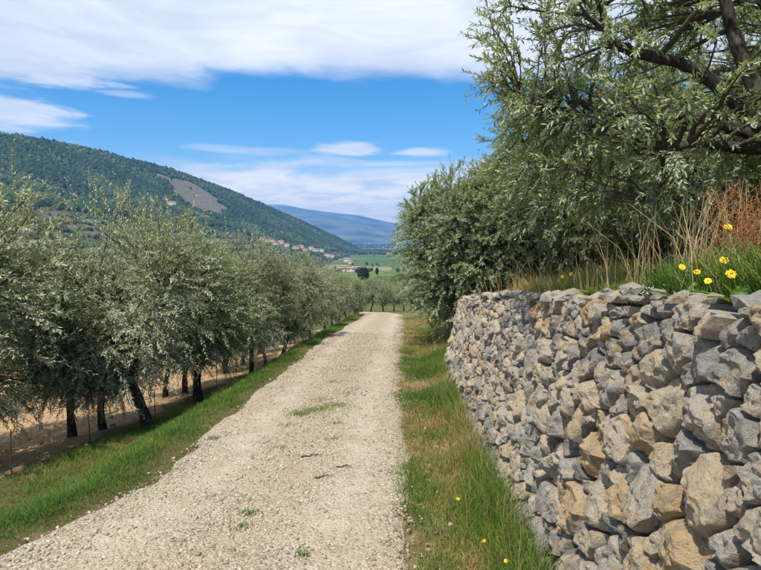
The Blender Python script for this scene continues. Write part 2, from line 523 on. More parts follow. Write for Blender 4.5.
M['yellow'] = simple('yellow_petal', (0.80, 0.56, 0.012), 0.5, 0.3)
M['yellow_core'] = simple('yellow_disc', (0.70, 0.36, 0.008), 0.6, 0.3)
M['white_petal'] = simple('white_petal', (0.78, 0.76, 0.70), 0.5, 0.3)
M['stem'] = simple('green_stem', (0.09, 0.15, 0.03), 0.5, 0.3)
M['rust'] = simple('rusty_steel', (0.09, 0.035, 0.016), 0.8, 0.3, 60, (0.20, 0.085, 0.035))
M['dock'] = simple('rust_brown_seed', (0.26, 0.090, 0.032), 0.7, 0.2, 80, (0.40, 0.19, 0.075))
M['wall_plaster'] = simple('pale_plaster', (0.62, 0.50, 0.38), 0.9, 0.2, 0.15, (0.50, 0.41, 0.33))
M['roof_tile'] = simple('clay_roof', (0.36, 0.20, 0.13), 0.9, 0.2, 0.4, (0.46, 0.29, 0.20))
M['pane'] = simple('dark_window', (0.03, 0.03, 0.035), 0.3, 0.5)
M['dead_twig'] = simple('dead_twig', (0.07, 0.05, 0.035), 0.9, 0.2, 50, (0.14, 0.11, 0.08))


def forest_mat():
    m, w, out = mat('far_foliage'); t = attr(w)
    c = w.cramp(t, [(0.0, (0.012, 0.028, 0.012)), (0.4, (0.032, 0.060, 0.020)), (0.75, (0.068, 0.104, 0.034)), (1.0, (0.14, 0.155, 0.07))])
    n = w.noise(pos(w), 0.6, 4, 0.7)
    c = w.mix(w.ramp(n, 0.3, 0.7, 0.0, 0.55), c, (0.016, 0.03, 0.012))
    principled(w, out, c, 0.85, 0.15)
    return m


M['forest'] = forest_mat()


def hill_mat():
    m, w, out = mat('hillside'); p = pos(w); t = attr(w)
    n = w.noise(p, 0.02, 6, 0.65); n2 = w.noise(p, 0.11, 6, 0.7)
    c = w.mix(w.ramp(n, 0.4, 0.62), (0.035, 0.055, 0.02), (0.075, 0.085, 0.035))
    bare = w.mix(w.ramp(n2, 0.36, 0.66), (0.085, 0.078, 0.052), (0.19, 0.160, 0.115))
    bare = w.mix(w.m('MULTIPLY', w.ramp(n, 0.5, 0.64), 0.6), bare, (0.12, 0.115, 0.065))
    c = w.mix(t, c, bare)
    principled(w, out, c, 0.95, 0.1)
    return m


M['hill'] = hill_mat()
M['mountain'] = simple('far_mountain_woods', (0.020, 0.036, 0.018), 0.95, 0.1, 0.0028, (0.17, 0.17, 0.10))

rng = np.random.default_rng(7)

# ================================================================== SETTING
# ------------------------------------------------------------------ ground sheet
def axis_grid(dense_a, dense_b, step, end_lo, end_hi, grow=1.14):
    a = list(np.arange(dense_a, dense_b + 1e-6, step))
    s = step
    while a[-1] < end_hi: s *= grow; a.append(a[-1] + s)
    s = step
    while a[0] > end_lo: s *= grow; a.insert(0, a[0] - s)
    return np.array(a)


gx = axis_grid(-10, 6, 0.2, -11000, 11000)
gy = axis_grid(-2, 34, 0.25, -300, 10500)
GX, GY = np.meshgrid(gx, gy)
GZ = gz(GX, GY)
soilm = smooth(-3.4, -4.4, GX) * smooth(60, 30, GY)
GZ = GZ + soilm * (0.10 * fbm2(GX, GY, 2.4, 5, 3, 0.6) + 0.05 * fbm2(GX + 0.3 * GY, GY * 0.25, 2.5, 2, 9))
GZ = GZ - 0.02 * smooth(0, 1, (GX > road_l(GY) - 0.1) & (GX < road_r(GY) + 0.1) & (GY < 44))
GV = np.stack([GX, GY, GZ], -1).reshape(-1, 3)
ny, nx = GX.shape
ii = (np.arange(ny - 1)[:, None] * nx + np.arange(nx - 1)[None, :]).ravel()
GF = np.stack([ii, ii + 1, ii + nx + 1, ii + nx], -1)
g = obj('ground', mesh_np('ground', GV, GF, [M['ground']], smooth_sh=True)); tag(g, kind='structure')

# ------------------------------------------------------------------ gravel road
ry = np.concatenate([np.arange(-12, 2, 0.5), np.arange(2, 12, 0.12), np.arange(12, 44.01, 0.25)])
NR = 28
rows = []
for k in range(NR + 1):
    f = k / NR
    jl = 0.20 * fbm2(ry * 0 + 1.0, ry, 1.1, 5, 21, 0.6) ; jr = 0.26 * fbm2(ry * 0 + 9.0, ry, 1.1, 5, 22, 0.6)
    xl = road_l(ry) + jl; xr = road_r(ry) + jr
    x = xl + (xr - xl) * f
    rut = -0.014 * np.exp(-((f - 0.24) / 0.09) ** 2) - 0.014 * np.exp(-((f - 0.80) / 0.09) ** 2)
    z = gz(x, ry) + 0.03 * math.sin(math.pi * f) ** 0.5 + rut + 0.010 * fbm2(x, ry, 3.1, 4, 5) - (0.035 if k in (0, NR) else 0)
    rows.append(np.stack([x, ry, z], -1))
RV = np.stack(rows, 1)
n0, n1 = RV.shape[:2]
ii = (np.arange(n0 - 1)[:, None] * n1 + np.arange(n1 - 1)[None, :]).ravel()
RF = np.stack([ii, ii + 1, ii + n1 + 1, ii + n1], -1)
rd = obj('gravel_road', mesh_np('gravel_road', RV.reshape(-1, 3), RF, [M['gravel']], tone=np.repeat((np.exp(-((np.arange(NR + 1) / NR - 0.24) / 0.11) ** 2) + np.exp(-((np.arange(NR + 1) / NR - 0.78) / 0.11) ** 2))[None], len(ry), 0).ravel(), smooth_sh=True)); tag(rd, kind='structure')


def road_z(x, y):
    f = np.clip((x - road_l(y)) / (road_r(y) - road_l(y)), 0.0, 1.0)
    rut = -0.014 * np.exp(-((f - 0.24) / 0.09) ** 2) - 0.014 * np.exp(-((f - 0.80) / 0.09) ** 2)
    return gz(x, y) + 0.03 * np.sin(np.pi * f) ** 0.5 + rut + 0.010 * fbm2(x, y, 3.1, 4, 5)


# ------------------------------------------------------------------ wall geometry functions and terrace
WPATH = np.array([(0.80, -1.2), (0.86, 1.0), (0.90, 2.9), (0.98, 5.5), (1.06, 8.0), (1.14, 9.8), (1.24, 10.45), (1.46, 10.95), (1.85, 11.28), (2.5, 11.5), (3.3, 11.6)])


def resample(P, n):
    # catmull-ish: dense linear then smoothing
    s = np.concatenate([[0], np.cumsum(np.linalg.norm(np.diff(P, axis=0), axis=1))])
    u = np.linspace(0, s[-1], n)
    Q = np.stack([np.interp(u, s, P[:, 0]), np.interp(u, s, P[:, 1])], -1)
    for _ in range(12):
        Q[1:-1] = 0.25 * Q[:-2] + 0.5 * Q[1:-1] + 0.25 * Q[2:]
    s = np.concatenate([[0], np.cumsum(np.linalg.norm(np.diff(Q, axis=0), axis=1))])
    return Q, s


WQ, WS = resample(WPATH, 260)
WL = WS[-1]
WT = nrm(np.gradient(WQ, axis=0))
WN = np.stack([-WT[:, 1], WT[:, 0]], -1)          # outward (towards the road)
BATTER = 0.20


def wall_pt(u, v, h):
    u = np.asarray(u, float)
    p = np.stack([np.interp(u, WS, WQ[:, 0]), np.interp(u, WS, WQ[:, 1])], -1)
    n = nrm(np.stack([np.interp(u, WS, WN[:, 0]), np.interp(u, WS, WN[:, 1])], -1))
    bulge = 0.05 * fbm2(u, v, 0.7, 2, 31)
    q = p + n * (np.asarray(h) + bulge - BATTER * np.asarray(v))[..., None]
    z = gz(p[..., 0], p[..., 1]) + v + 0.15 * np.asarray(h)
    return np.concatenate([q, z[..., None]], -1)


def wall_top_z(y):          # absolute height of the wall top
    return np.interp(y, [-3, 2.0, 6, 9.5, 11.6, 14], [1.98, 1.475, 1.07, 0.66, 0.30, 0.0])


def wall_h(u):
    x = np.interp(u, WS, WQ[:, 0]); y = np.interp(u, WS, WQ[:, 1])
    return wall_top_z(y) - gz(x, y)


# terrace: mound of earth kept by the wall
def terrace_z(x, y):
    inl = np.interp(y, [-8, 0.0, 11.6, 13, 40], [1.15, 1.2, 1.4, 1.7, 2.4])
    d = np.maximum(x - inl, 0)
    z = wall_top_z(y) - 0.05 + 0.11 * np.minimum(d, 60) + 0.03 * fbm2(x, y, 1.5, 3, 41)
    z = np.where(y > 11.4, np.minimum(z, gz(x, y) + 1.5 - 0.45 * (y - 11.4) + 0.30 * np.minimum(d, 40)), z)
    return z


tx = np.concatenate([np.arange(0, 3, 0.12), np.arange(3, 12, 0.5), np.array([14, 18, 24, 32, 45, 60])])
ty = np.concatenate([np.array([-40, -25, -14, -8, -5, -3]), np.arange(-2, 16, 0.2), np.arange(16, 40, 1.0)])
TV = []
for y in ty:
    # inner edge follows the back of the wall
    if y < 11.55:
        k = min(int(np.searchsorted(WQ[:, 1], y)), len(WQ) - 1)
        xe = WQ[k, 0] + 0.16 + BATTER * float(wall_top_z(y) - gz(WQ[k, 0], y))
    else:
        xe = 1.75 + 0.04 * (y - 11.5)
    if y > 10.9: xe = max(xe, 1.75 + (y - 10.9) * 0.9 if y < 11.6 else 2.35)
    xs = xe + tx
    TV.append(np.stack([xs, np.full_like(xs, y), terrace_z(xs, np.full_like(xs, y))], -1))
TV = np.stack(TV, 0)
# skirt on the road side
sk = TV[:, :1].copy(); sk[..., 0] -= 0.02; sk[..., 2] = gz(sk[..., 0], sk[..., 1]) - 0.4
TV = np.concatenate([sk, TV], 1)
n0, n1 = TV.shape[:2]
ii = (np.arange(n0 - 1)[:, None] * n1 + np.arange(n1 - 1)[None, :]).ravel()
tf = np.stack([ii, ii + 1, ii + n1 + 1, ii + n1], -1)
te = obj('terrace_ground', mesh_np('terrace_ground', TV.reshape(-1, 3), tf, [M['terrace_soil']], smooth_sh=True)); tag(te, kind='structure')

# ------------------------------------------------------------------ wooded hill
_rp = np.array([(-420, 92), (-250, 108), (-120, 120), (0, 131), (50, 139), (100, 149), (135, 159), (165, 166), (200, 178), (235, 191), (270, 206), (300, 219), (330, 233), (352, 244), (366, 251), (380, 256)], float)
_raz = np.array([math.atan2(pixdir(a, b)[0], pixdir(a, b)[1]) for a, b in _rp])
_rtan = np.array([pixdir(a, b)[2] / math.hypot(pixdir(a, b)[0], pixdir(a, b)[1]) for a, b in _rp])
_aa = np.radians([-75, -34, -20, -10, -6, -1.5, 2])
_foot = np.array([420, 430, 560, 760, 950, 2150, 2500.])
_ridge = np.array([1500, 1350, 1650, 2050, 2300, 2600, 2700.])


def hill_z(x, y):
    x = np.asarray(x, float); y = np.asarray(y, float)
    r = np.hypot(x, y); az = np.arctan2(x, y)
    rf = np.interp(az, _aa, _foot); rr = np.interp(az, _aa, _ridge)
    tn = np.interp(az, _raz, _rtan)
    zr = CAM_H + tn * rr - 8.0
    zf = gz(x * 0 + np.sin(az) * rf, np.cos(az) * rf) - 3
    q = (r - rf) / (rr - rf)
    prof = np.where(q < 1, np.clip(q, -0.3, 1) ** 1 * (0.62 + 0.38 * np.clip(q, 0, 1) ** 2), 1 - 0.75 * np.clip(q - 1, 0, 2) ** 1.3)
    amp = np.clip(zr - zf, 5, 400)
    z = zf + amp * prof
    nz = fbm2(x, y, 1 / 260.0, 4, 51) * 0.11 * amp * np.clip(q * 3, 0, 1) * (1 - 0.93 * np.exp(-((q - 1) / 0.10) ** 2))
    return z + nz


def terrain(x, y):
    return np.maximum(gz(x, y), hill_z(x, y)) if -1.31 < math.atan2(x, y) < 0.034 and math.hypot(x, y) > 400 else gz(x, y)


haz = np.linspace(R(-75), R(1.8), 330)
hq = np.concatenate([np.linspace(-0.05, 1.0, 130), np.linspace(1.02, 2.2, 30)])
HA, HQ = np.meshgrid(haz, hq)
HR = np.interp(HA, _aa, _foot) + HQ * (np.interp(HA, _aa, _ridge) - np.interp(HA, _aa, _foot))
HX = np.sin(HA) * HR; HY = np.cos(HA) * HR
HZ = hill_z(HX, HY)


def proj(x, y, z):
    c, s = math.cos(PITCH), math.sin(PITCH)
    zz = z - CAM_H
    f = y * c - zz * s; u = y * s + zz * c
    return 380.5 + FPX * x / f, 285 - FPX * u / f


def in_poly(px, py, poly):
    inside = np.zeros(np.shape(px), bool); n = len(poly)
    for i in range(n):
        x1, y1 = poly[i]; x2, y2 = poly[(i + 1) % n]
        cnd = ((y1 > py) != (y2 > py)) & (px < (x2 - x1) * (py - y1) / (y2 - y1 + 1e-12) + x1)
        inside ^= cnd
    return inside


# the bare scree slope, outlined by the places on the hill that it covers
SCREE_PX = [(158, 175), (176, 178), (192, 183), (208, 192), (232, 211), (206, 214), (188, 206), (172, 191)]
SCREE = []
for a, b in SCREE_PX:
    h_ = hit_ground(a, b, lambda x, y: hill_z(x, y), 500, 5000)
    SCREE.append((h_[0], h_[1]) if h_ is not None else (-900, 1200))


def bare_mask(x, y):
    wx = x + 34 * fbm2(x, y, 1 / 55.0, 4, 71, 0.6); wy = y + 60 * fbm2(x, y, 1 / 55.0, 4, 72, 0.6)
    return in_poly(wx, wy, SCREE).astype(float)


def hq_of(x, y):
    az = np.arctan2(x, y); rf = np.interp(az, _aa, _foot); rr = np.interp(az, _aa, _ridge)
    return (np.hypot(x, y) - rf) / (rr - rf)


HT = bare_mask(HX, HY)
low_c = smooth(0.42, 0.30, HQ + 0.1 * fbm2(HX, HY, 1 / 120.0, 3, 77)) * smooth(0.30, 0.55, 0.5 + 0.5 * fbm2(HX, HY, 1 / 90.0, 3, 78)) * 0.75
HT = np.maximum(HT, low_c)
n0, n1 = HX.shape
ii = (np.arange(n0 - 1)[:, None] * n1 + np.arange(n1 - 1)[None, :]).ravel()
hf = np.stack([ii, ii + 1, ii + n1 + 1, ii + n1], -1)
ho = obj('hill', mesh_np('hill', np.stack([HX, HY, HZ], -1).reshape(-1, 3), hf, [M['hill']], tone=HT.ravel(), smooth_sh=True)); tag(ho, kind='structure')

# ------------------------------------------------------------------ far mountains
_mp = np.array([(-400, 206), (-150, 208), (60, 206), (180, 205), (250, 203), (285, 204), (310, 209), (332, 212), (358, 215), (384, 221), (410, 226), (470, 229), (540, 226), (640, 220), (800, 214), (1000, 210)], float)
_maz = np.array([math.atan2(pixdir(a, b)[0], pixdir(a, b)[1]) for a, b in _mp])
_mt = np.array([pixdir(a, b)[2] / math.hypot(pixdir(a, b)[0], pixdir(a, b)[1]) for a, b in _mp])


def mount_z(az, r):
    rf = 6200 + 500 * np.sin(az * 7); rr = 9200
    zr = CAM_H + np.interp(az, _maz, _mt) * rr
    q = (r - rf) / (rr - rf)
    x = np.sin(az) * r; y = np.cos(az) * r
    spur = fbm2(x, y, 1 / 1500.0, 5, 61)
    prof = np.where(q < 1, np.clip(q, -0.2, 1) ** 1.05, 1 - 0.6 * (q - 1))
    return -66 + (zr + 66) * prof + spur * 0.34 * (zr + 66) * np.clip(q * 2, 0, 1) * (1 - 0.9 * np.exp(-((q - 1) / 0.10) ** 2))


maz = np.linspace(R(-52), R(48), 260); mr = np.linspace(5600, 11800, 90)
MA, MR = np.meshgrid(maz, mr)
n0, n1 = MA.shape
ii = (np.arange(n0 - 1)[:, None] * n1 + np.arange(n1 - 1)[None, :]).ravel()
mo = obj('mountain', mesh_np('mountain', np.stack([np.sin(MA) * MR, np.cos(MA) * MR, mount_z(MA, MR)], -1).reshape(-1, 3),
                             np.stack([ii, ii + 1, ii + n1 + 1, ii + n1], -1), [M['mountain']], smooth_sh=True)); tag(mo, kind='structure')

# ------------------------------------------------------------------ forest on the hill (one wooded mass)
def ico():
    bm = bmesh.new(); bmesh.ops.create_icosphere(bm, subdivisions=1, radius=1.0)
    v = np.array([x.co[:] for x in bm.verts]); f = np.array([[q.index for q in p.verts] for p in bm.faces]); bm.free()
    return v, f


ICO_V, ICO_F = ico()


def blobs(name, P, rad, hgt, tone, m, jit=0.28, seed=1):
    r = np.random.default_rng(seed)
    n = len(P); k = len(ICO_V)
    j = 1 + r.uniform(-jit, jit, (n, k, 1))
    v = ICO_V[None] * j * np.stack([rad, rad, hgt], -1)[:, None, :]
    a = r.uniform(0, 6.28, n); c, s = np.cos(a)[:, None], np.sin(a)[:, None]
    vx = v[..., 0] * c - v[..., 1] * s; vy = v[..., 0] * s + v[..., 1] * c
    v = np.stack([vx, vy, v[..., 2]], -1) + P[:, None, :]
    f = (ICO_F[None] + (np.arange(n) * k)[:, None, None]).reshape(-1, 3)
    return mesh_np(name, v.reshape(-1, 3), f, [m], tone=np.repeat(tone, k))


FARM = hit_ground(172, 206, hill_z, 400, 4000)
vill = [(262, 239), (267, 240.5), (272, 240), (276, 243), (281, 242), (287, 244.5), (296, 247), (301, 246), (305, 249), (311, 248), (316, 250), (321, 250.5), (327, 255), (331, 256), (347, 260), (351, 262)]
HOUSES = [FARM] + [hit_ground(a, b + 2.5, terrain, 450, 5000) for a, b in vill]
NF = 42000
fa = rng.uniform(R(-44), R(0.8), NF * 2); fq = rng.uniform(0.02, 1.10, NF * 2)
fr = np.interp(fa, _aa, _foot) + fq * (np.interp(fa, _aa, _ridge) - np.interp(fa, _aa, _foot))
keep = rng.uniform(0, 1, NF * 2) < np.clip(fr / 1700, 0.25, 1) * 1.0
fx = np.sin(fa) * fr; fy_ = np.cos(fa) * fr
b_ = bare_mask(fx, fy_)
keep &= (b_ < 0.5) | (rng.uniform(0, 1, NF * 2) < 0.002)
edge = hq_of(fx, fy_) + 0.12 * fbm2(fx, fy_, 1 / 150.0, 3, 77)
low_f = edge < 0.40
keep &= ~low_f | ((np.mod(hill_z(fx, fy_), 9.0) < 3.2) & (rng.uniform(0, 1, NF * 2) < 0.6)) | (fbm2(fx, fy_, 1 / 70.0, 3, 79) > 0.22)
for q in HOUSES:
    if q is None: continue
    rq = math.hypot(q[0], q[1]); ca_, sa_ = q[0] / rq, q[1] / rq
    du = (fx - q[0]) * ca_ + (fy_ - q[1]) * sa_; dv = -(fx - q[0]) * sa_ + (fy_ - q[1]) * ca_
    keep &= ~((du > (-60 if q is FARM else -22)) & (du < 10) & (np.abs(dv) < (13 if q is FARM else 9)))
fx, fy_, low_f = fx[keep][:NF], fy_[keep][:NF], low_f[keep][:NF]
frad = np.where(low_f, rng.uniform(1.6, 3.0, len(fx)), rng.uniform(2.6, 5.2, len(fx)))
fh = frad * rng.uniform(0.8, 1.35, len(fx))
ft = np.clip(0.38 + 0.75 * fbm2(fx, fy_, 1 / 75.0, 4, 81) + rng.normal(0, 0.20, len(fx)) + np.where(low_f, 0.22, 0), 0, 1)
fo = obj('hillside_forest', blobs('hillside_forest', np.stack([fx, fy_, hill_z(fx, fy_) + fh * 0.55], -1), frad, fh, ft, M['forest']))
tag(fo, 'dense green woodland covering the hill across the valley', 'forest', kind='stuff')

# hedges and trees dotted over the valley floor
NV = 5000
vx = rng.uniform(-900, 700, NV * 3); vy = rng.uniform(230, 5200, NV * 3)
kk = (hill_z(vx, vy) < gz(vx, vy) - 2) & (np.abs(vx) < vy * 0.5) & (fbm2(vx * 0.35, vy, 1 / 110.0, 3, 83) > 0.20)
vx, vy = vx[kk][:NV], vy[kk][:NV]
vr = rng.uniform(2.0, 4.5, len(vx)) * np.clip(vy / 1500, 0.6, 1.6)
vo_ = obj('valley_trees', blobs('valley_trees', np.stack([vx, vy, gz(vx, vy) + vr * 0.8], -1), vr, vr * rng.uniform(0.8, 1.3, len(vx)),
                                np.clip(rng.normal(0.35, 0.2, len(vx)), 0, 1), M['forest'], seed=3))
tag(vo_, 'hedges and small trees dotted over the valley fields', 'trees', kind='stuff')

# ================================================================== OLIVE TREES
def leaf_sprays(O, D, L, nl, leaf_len, leaf_w, tone, r, hexleaf=False, droop=0.25):
    """sprays: origin O (S,3), direction D (S,3), length L (S,), nl leaves each -> leaf mesh arrays and twig tubes"""
    S = len(O)
    D = nrm(D)
    t = np.linspace(0.06, 1.0, nl)[None, :] + r.uniform(-0.02, 0.02, (S, nl))
    side0 = nrm(np.cross(D, nrm(r.normal(size=(S, 3)))))
    side1 = np.cross(D, side0)
    bend = nrm(r.normal(size=(S, 3)) * 0.5 + np.array([0, 0, -0.6]))
    P = O[:, None] + D[:, None] * (t * L[:, None])[..., None] + bend[:, None] * (droop * L[:, None] * t ** 2)[..., None]
    ax = nrm(D[:, None] + bend[:, None] * (2 * droop * t)[..., None])
    i = np.arange(nl)
    ang = (i // 2) * (math.pi / 2) + (i % 2) * math.pi
    ang = ang[None, :] + r.normal(0, 0.45, (S, nl))
    sd_ = side0[:, None] * np.cos(ang)[..., None] + side1[:, None] * np.sin(ang)[..., None]
    op = r.uniform(0.55, 1.15, (S, nl))[..., None]
    l = nrm(ax + sd_ * op + r.normal(0, 0.16, (S, nl, 3)))
    up = np.array([0, 0, 1.0]) + ax * 0.5 + r.normal(0, 0.38, (S, nl, 3))
    wv = nrm(np.cross(l, up)); nn = np.cross(wv, l)
    LL = leaf_len * r.uniform(0.6, 1.2, (S, nl))[..., None] * (1 - 0.35 * np.abs(t - 0.55))[..., None]
    W = leaf_w * r.uniform(0.75, 1.2, (S, nl))[..., None]
    curl = nn * LL * r.uniform(-0.16, 0.06, (S, nl, 1))
    tn = np.clip(tone[:, None] + r.normal(0, 0.12, (S, nl)), 0, 1)
    if hexleaf:
        vs = np.stack([P, P + l * LL * 0.30 + wv * W * 0.46 + nn * W * 0.12, P + l * LL * 0.68 + wv * W * 0.42 + nn * W * 0.1 + curl * 0.4, P + l * LL + curl,
                       P + l * LL * 0.68 - wv * W * 0.42 + nn * W * 0.1 + curl * 0.4, P + l * LL * 0.30 - wv * W * 0.46 + nn * W * 0.12], 2)
        k = 6
        F = np.array([[0, 5, 4, 3], [0, 3, 2, 1]])
    else:
        vs = np.stack([P, P + l * LL * 0.48 + wv * W * 0.5 + nn * W * 0.15, P + l * LL + curl, P + l * LL * 0.48 - wv * W * 0.5 + nn * W * 0.15], 2)
        k = 4
        F = np.array([[0, 3, 2], [0, 2, 1]])
    N = S * nl
    V = vs.reshape(-1, 3)
    F = (F[None] + (np.arange(N) * k)[:, None, None]).reshape(-1, F.shape[1])
    T = np.repeat(tn.ravel(), k)
    # twigs: three-sided tubes
    tt = np.array([0, 0.5, 1.0])[None, :]
    C = O[:, None] + D[:, None] * (tt * L[:, None])[..., None] + bend[:, None] * (droop * L[:, None] * tt ** 2)[..., None]
    rad = np.array([0.0035, 0.0026, 0.0012])
    th = np.array([0, 2.094, 4.189])
    ring = side0[:, None] * np.cos(th)[None, :, None] + side1[:, None] * np.sin(th)[None, :, None]
    TVv = (C[:, :, None] + ring[:, None] * rad[None, :, None, None]).reshape(-1, 3)
    f = []
    for a in (0, 1):
        for b in range(3):
            c = (b + 1) % 3
            f.append([a * 3 + b, a * 3 + c, a * 3 + 3 + c, a * 3 + 3 + b])
    TF = (np.array(f)[None] + (np.arange(S) * 9)[:, None, None]).reshape(-1, 4)
    return (V, F, T), (TVv, [TF])


def spaced_points(r, n, c, rad, inner=0.5, tries=14, zmin=None, reject=None):
    """n points in an ellipsoid shell, best-candidate spaced"""
    pts = []
    c = np.array(c); rad = np.array(rad)
    while len(pts) < n:
        cand = []
        while len(cand) < tries:
            d = nrm(r.normal(size=3)); q = r.uniform(inner ** 3, 1.0) ** (1 / 3)
            p = c + d * rad * q
            if zmin is not None and p[2] < zmin: continue
            if reject is not None and reject(p): continue
            cand.append(p)
        cand = np.array(cand)
        if pts:
            dm = np.min(np.linalg.norm(cand[:, None] - np.array(pts)[None], axis=2), axis=1)
            pts.append(cand[int(np.argmax(dm))])
        else: pts.append(cand[0])
    return np.array(pts)


def olive_meshes(name, seed, trunk_h=0.75, r0=0.10, cz=1.75, rad=(1.25, 1.25, 1.15), lean=(0.1, 0.0), nlimb=4, nclump=120, per=8, nl=24,
                 leaf=(0.060, 0.013), zmin=0.45, leafm='leaf', hexleaf=False, shoots=14, inner=0.42, trunk_pts=None, limb_pts=None, center=(0, 0), spr=(0.20, 0.40), tone_mu=0.5, reject=None, up=0.25):
    r = np.random.default_rng(seed)
    base = np.array([0, 0, -0.12])
    c = np.array([center[0] + lean[0], center[1] + lean[1], cz]); rad = np.array(rad)
    if trunk_pts is None:
        fork = np.array([lean[0], lean[1], trunk_h])
        n = 9
        tp = bezier(base, base + np.array([0.05 * r.normal(), 0.05 * r.normal(), trunk_h * 0.4]), fork - np.array([0.06 * r.normal(), 0.06 * r.normal(), trunk_h * 0.35]), fork, n)
        rr = np.interp(np.linspace(0, 1, n), [0, 0.12, 0.35, 0.85, 1.0], [1.65, 1.25, 1.0, 0.92, 1.08]) * r0
    else:
        tp = np.array(trunk_pts, float); fork = tp[-1]; rr = np.linspace(1.3, 0.95, len(tp)) * r0
    res = {}
    v, f = tube(tp, rr, 14, True, 0.30, seed)
    res['trunk'] = mesh_np(name + '_trunk', v, f, [M['bark']], smooth_sh=True)
    limbs = []; lm = []
    if limb_pts is None:
        a0 = r.uniform(0, 6.28)
        for k in range(nlimb):
            a = a0 + k * 2 * math.pi / nlimb + r.normal(0, 0.25)
            tgt = c + rad * np.array([math.cos(a) * 0.62, math.sin(a) * 0.62, r.uniform(-0.05, 0.55)])
            out = np.array([math.cos(a), math.sin(a), 0])
            p = bezier(fork - np.array([0, 0, 0.03]), fork + out * 0.12 + np.array([0, 0, 0.28]), 0.5 * (fork + tgt) + r.normal(0, 0.12, 3), tgt, 9)
            p[1:-1] += r.normal(0, 0.025, (7, 3))
            limbs.append((p, np.linspace(0.62, 0.14, 9) * r0))
    else:
        for p, ra in limb_pts: limbs.append((np.array(p, float), np.array(ra, float)))
    for p, ra in limbs:
        v, f = tube(p, ra, 9, True, 0.22, seed + 3); lm.append(mesh_np(name + '_limb', v, f, [M['bark']], smooth_sh=True))
    res['limb'] = lm
    LP = np.concatenate([p[2:] for p, _ in limbs]); LR = np.concatenate([ra[2:] for _, ra in limbs])
    cl = spaced_points(r, nclump, c, rad, inner, 14, zmin, reject)
    tw = []; SO = []; SD = []; SLn = []; ST = []
    for p in cl:
        d = np.linalg.norm(LP - p, axis=1); k = int(np.argmin(d + 0.5 * np.maximum(LP[:, 2] - p[2], 0)))
        s = LP[k]; dist = np.linalg.norm(p - s)
        mid = 0.5 * (s + p) + r.normal(0, 0.07, 3) * min(dist, 1) + np.array([0, 0, 0.10 * dist])
        n = 6
        path = bezier(s, 0.6 * s + 0.4 * mid, mid, p, n) ; path[1:-1] += r.normal(0, 0.012, (n - 2, 3))
        tw.append(tube(path, np.linspace(min(LR[k] * 0.7, 0.009 + 0.012 * dist), 0.004, n), 5, False))
        bd = nrm(path[-1] - path[-2]); rad_d = nrm((p - c) / rad)
        tc_ = np.clip(r.normal(tone_mu, 0.16), 0, 1)
        for q in range(per):
            t = r.uniform(0.35, 1.0) if q else 1.0
            x = t * (n - 1); i0 = min(int(x), n - 2); o = path[i0] + (path[i0 + 1] - path[i0]) * (x - i0)
            SO.append(o); SD.append(nrm(0.7 * bd + 0.75 * rad_d + r.normal(0, 0.62, 3) + np.array([0, 0, up])))
            SLn.append(r.uniform(*spr)); ST.append(tc_)
    for _ in range(shoots):                 # upright water shoots on top
        a = r.uniform(0, 6.28); q = r.uniform(0, 0.75)
        o = c + rad * np.array([math.cos(a) * q, math.sin(a) * q, math.sqrt(1 - q * q) * 0.86])
        SO.append(o); SD.append(nrm(np.array([r.normal(0, 0.22), r.normal(0, 0.22), 1.0]))); SLn.append(r.uniform(0.35, 0.62)); ST.append(0.7)
    SO, SD, SLn, ST = map(np.array, (SO, SD, SLn, ST))
    (V, F, T), twig = leaf_sprays(SO, SD, SLn, nl, leaf[0], leaf[1], ST, r, hexleaf)
    res['crown'] = mesh_np(name + '_crown', V, F, [M[leafm]], tone=T)
    v, f = merge(tw); v2, f2 = merge([twig])
    v, f = merge([(v, f), (v2, f2)])
    res['twigs'] = mesh_np(name + '_twigs', v, f, [M['twig']], smooth_sh=True)
    return res


def place_olive(ms, loc, rz, sc, label, group=None, name='olive_tree', tilt=(0, 0)):
    t = empty(name, tuple(float(q) for q in loc), rz)
    t.rotation_euler = (tilt[0], tilt[1], rz)
    t.scale = (sc, sc, sc)
    tag(t, label, 'tree', group)
    tk = obj('trunk', ms['trunk'], t)
    for l in ms['limb']: obj('limb', l, t)
    cr = obj('crown', ms['crown'], t); cr['kind'] = 'stuff'
    tg = obj('twigs', ms['twigs'], t); tg['kind'] = 'stuff'
    return t


def lobed(seed, th):
    return lambda p: vnoise(np.asarray(p) * np.array([1.5, 1.5, 1.3]) + seed * 7.7, seed) < th


LF = (0.052, 0.0125)
VAR = [olive_meshes('olive_a', 11, 0.80, 0.062, 1.62, (1.30, 1.25, 1.22), (-0.14, 0.02), 4, 230, 10, 26, LF, 0.62, shoots=24, inner=0.25, reject=lobed(1, 0.44)),
       olive_meshes('olive_b', 12, 0.90, 0.066, 1.70, (1.25, 1.30, 1.16), (0.02, 0.05), 3, 220, 10, 26, LF, 0.75, 'leaf_b', shoots=14, inner=0.25, reject=lobed(2, 0.44)),
       olive_meshes('olive_c', 13, 0.80, 0.056, 1.62, (1.20, 1.25, 1.15), (0.20, -0.05), 4, 215, 10, 26, LF, 0.68, shoots=16, inner=0.25, reject=lobed(3, 0.45)),
       olive_meshes('olive_d', 14, 0.95, 0.052, 1.68, (1.15, 1.15, 1.20), (-0.05, 0.20), 3, 210, 10, 26, LF, 0.72, 'leaf_b', shoots=20, inner=0.25, reject=lobed(4, 0.45)),
       olive_meshes('olive_e', 15, 0.70, 0.080, 1.55, (1.50, 1.40, 1.40), (0.10, 0.05), 4, 300, 10, 26, (0.055, 0.013), 0.15, shoots=34, inner=0.25, reject=lobed(5, 0.42))]


def gpt(px, py):
    return hit_ground(px, py, gz, 1.0, 300)


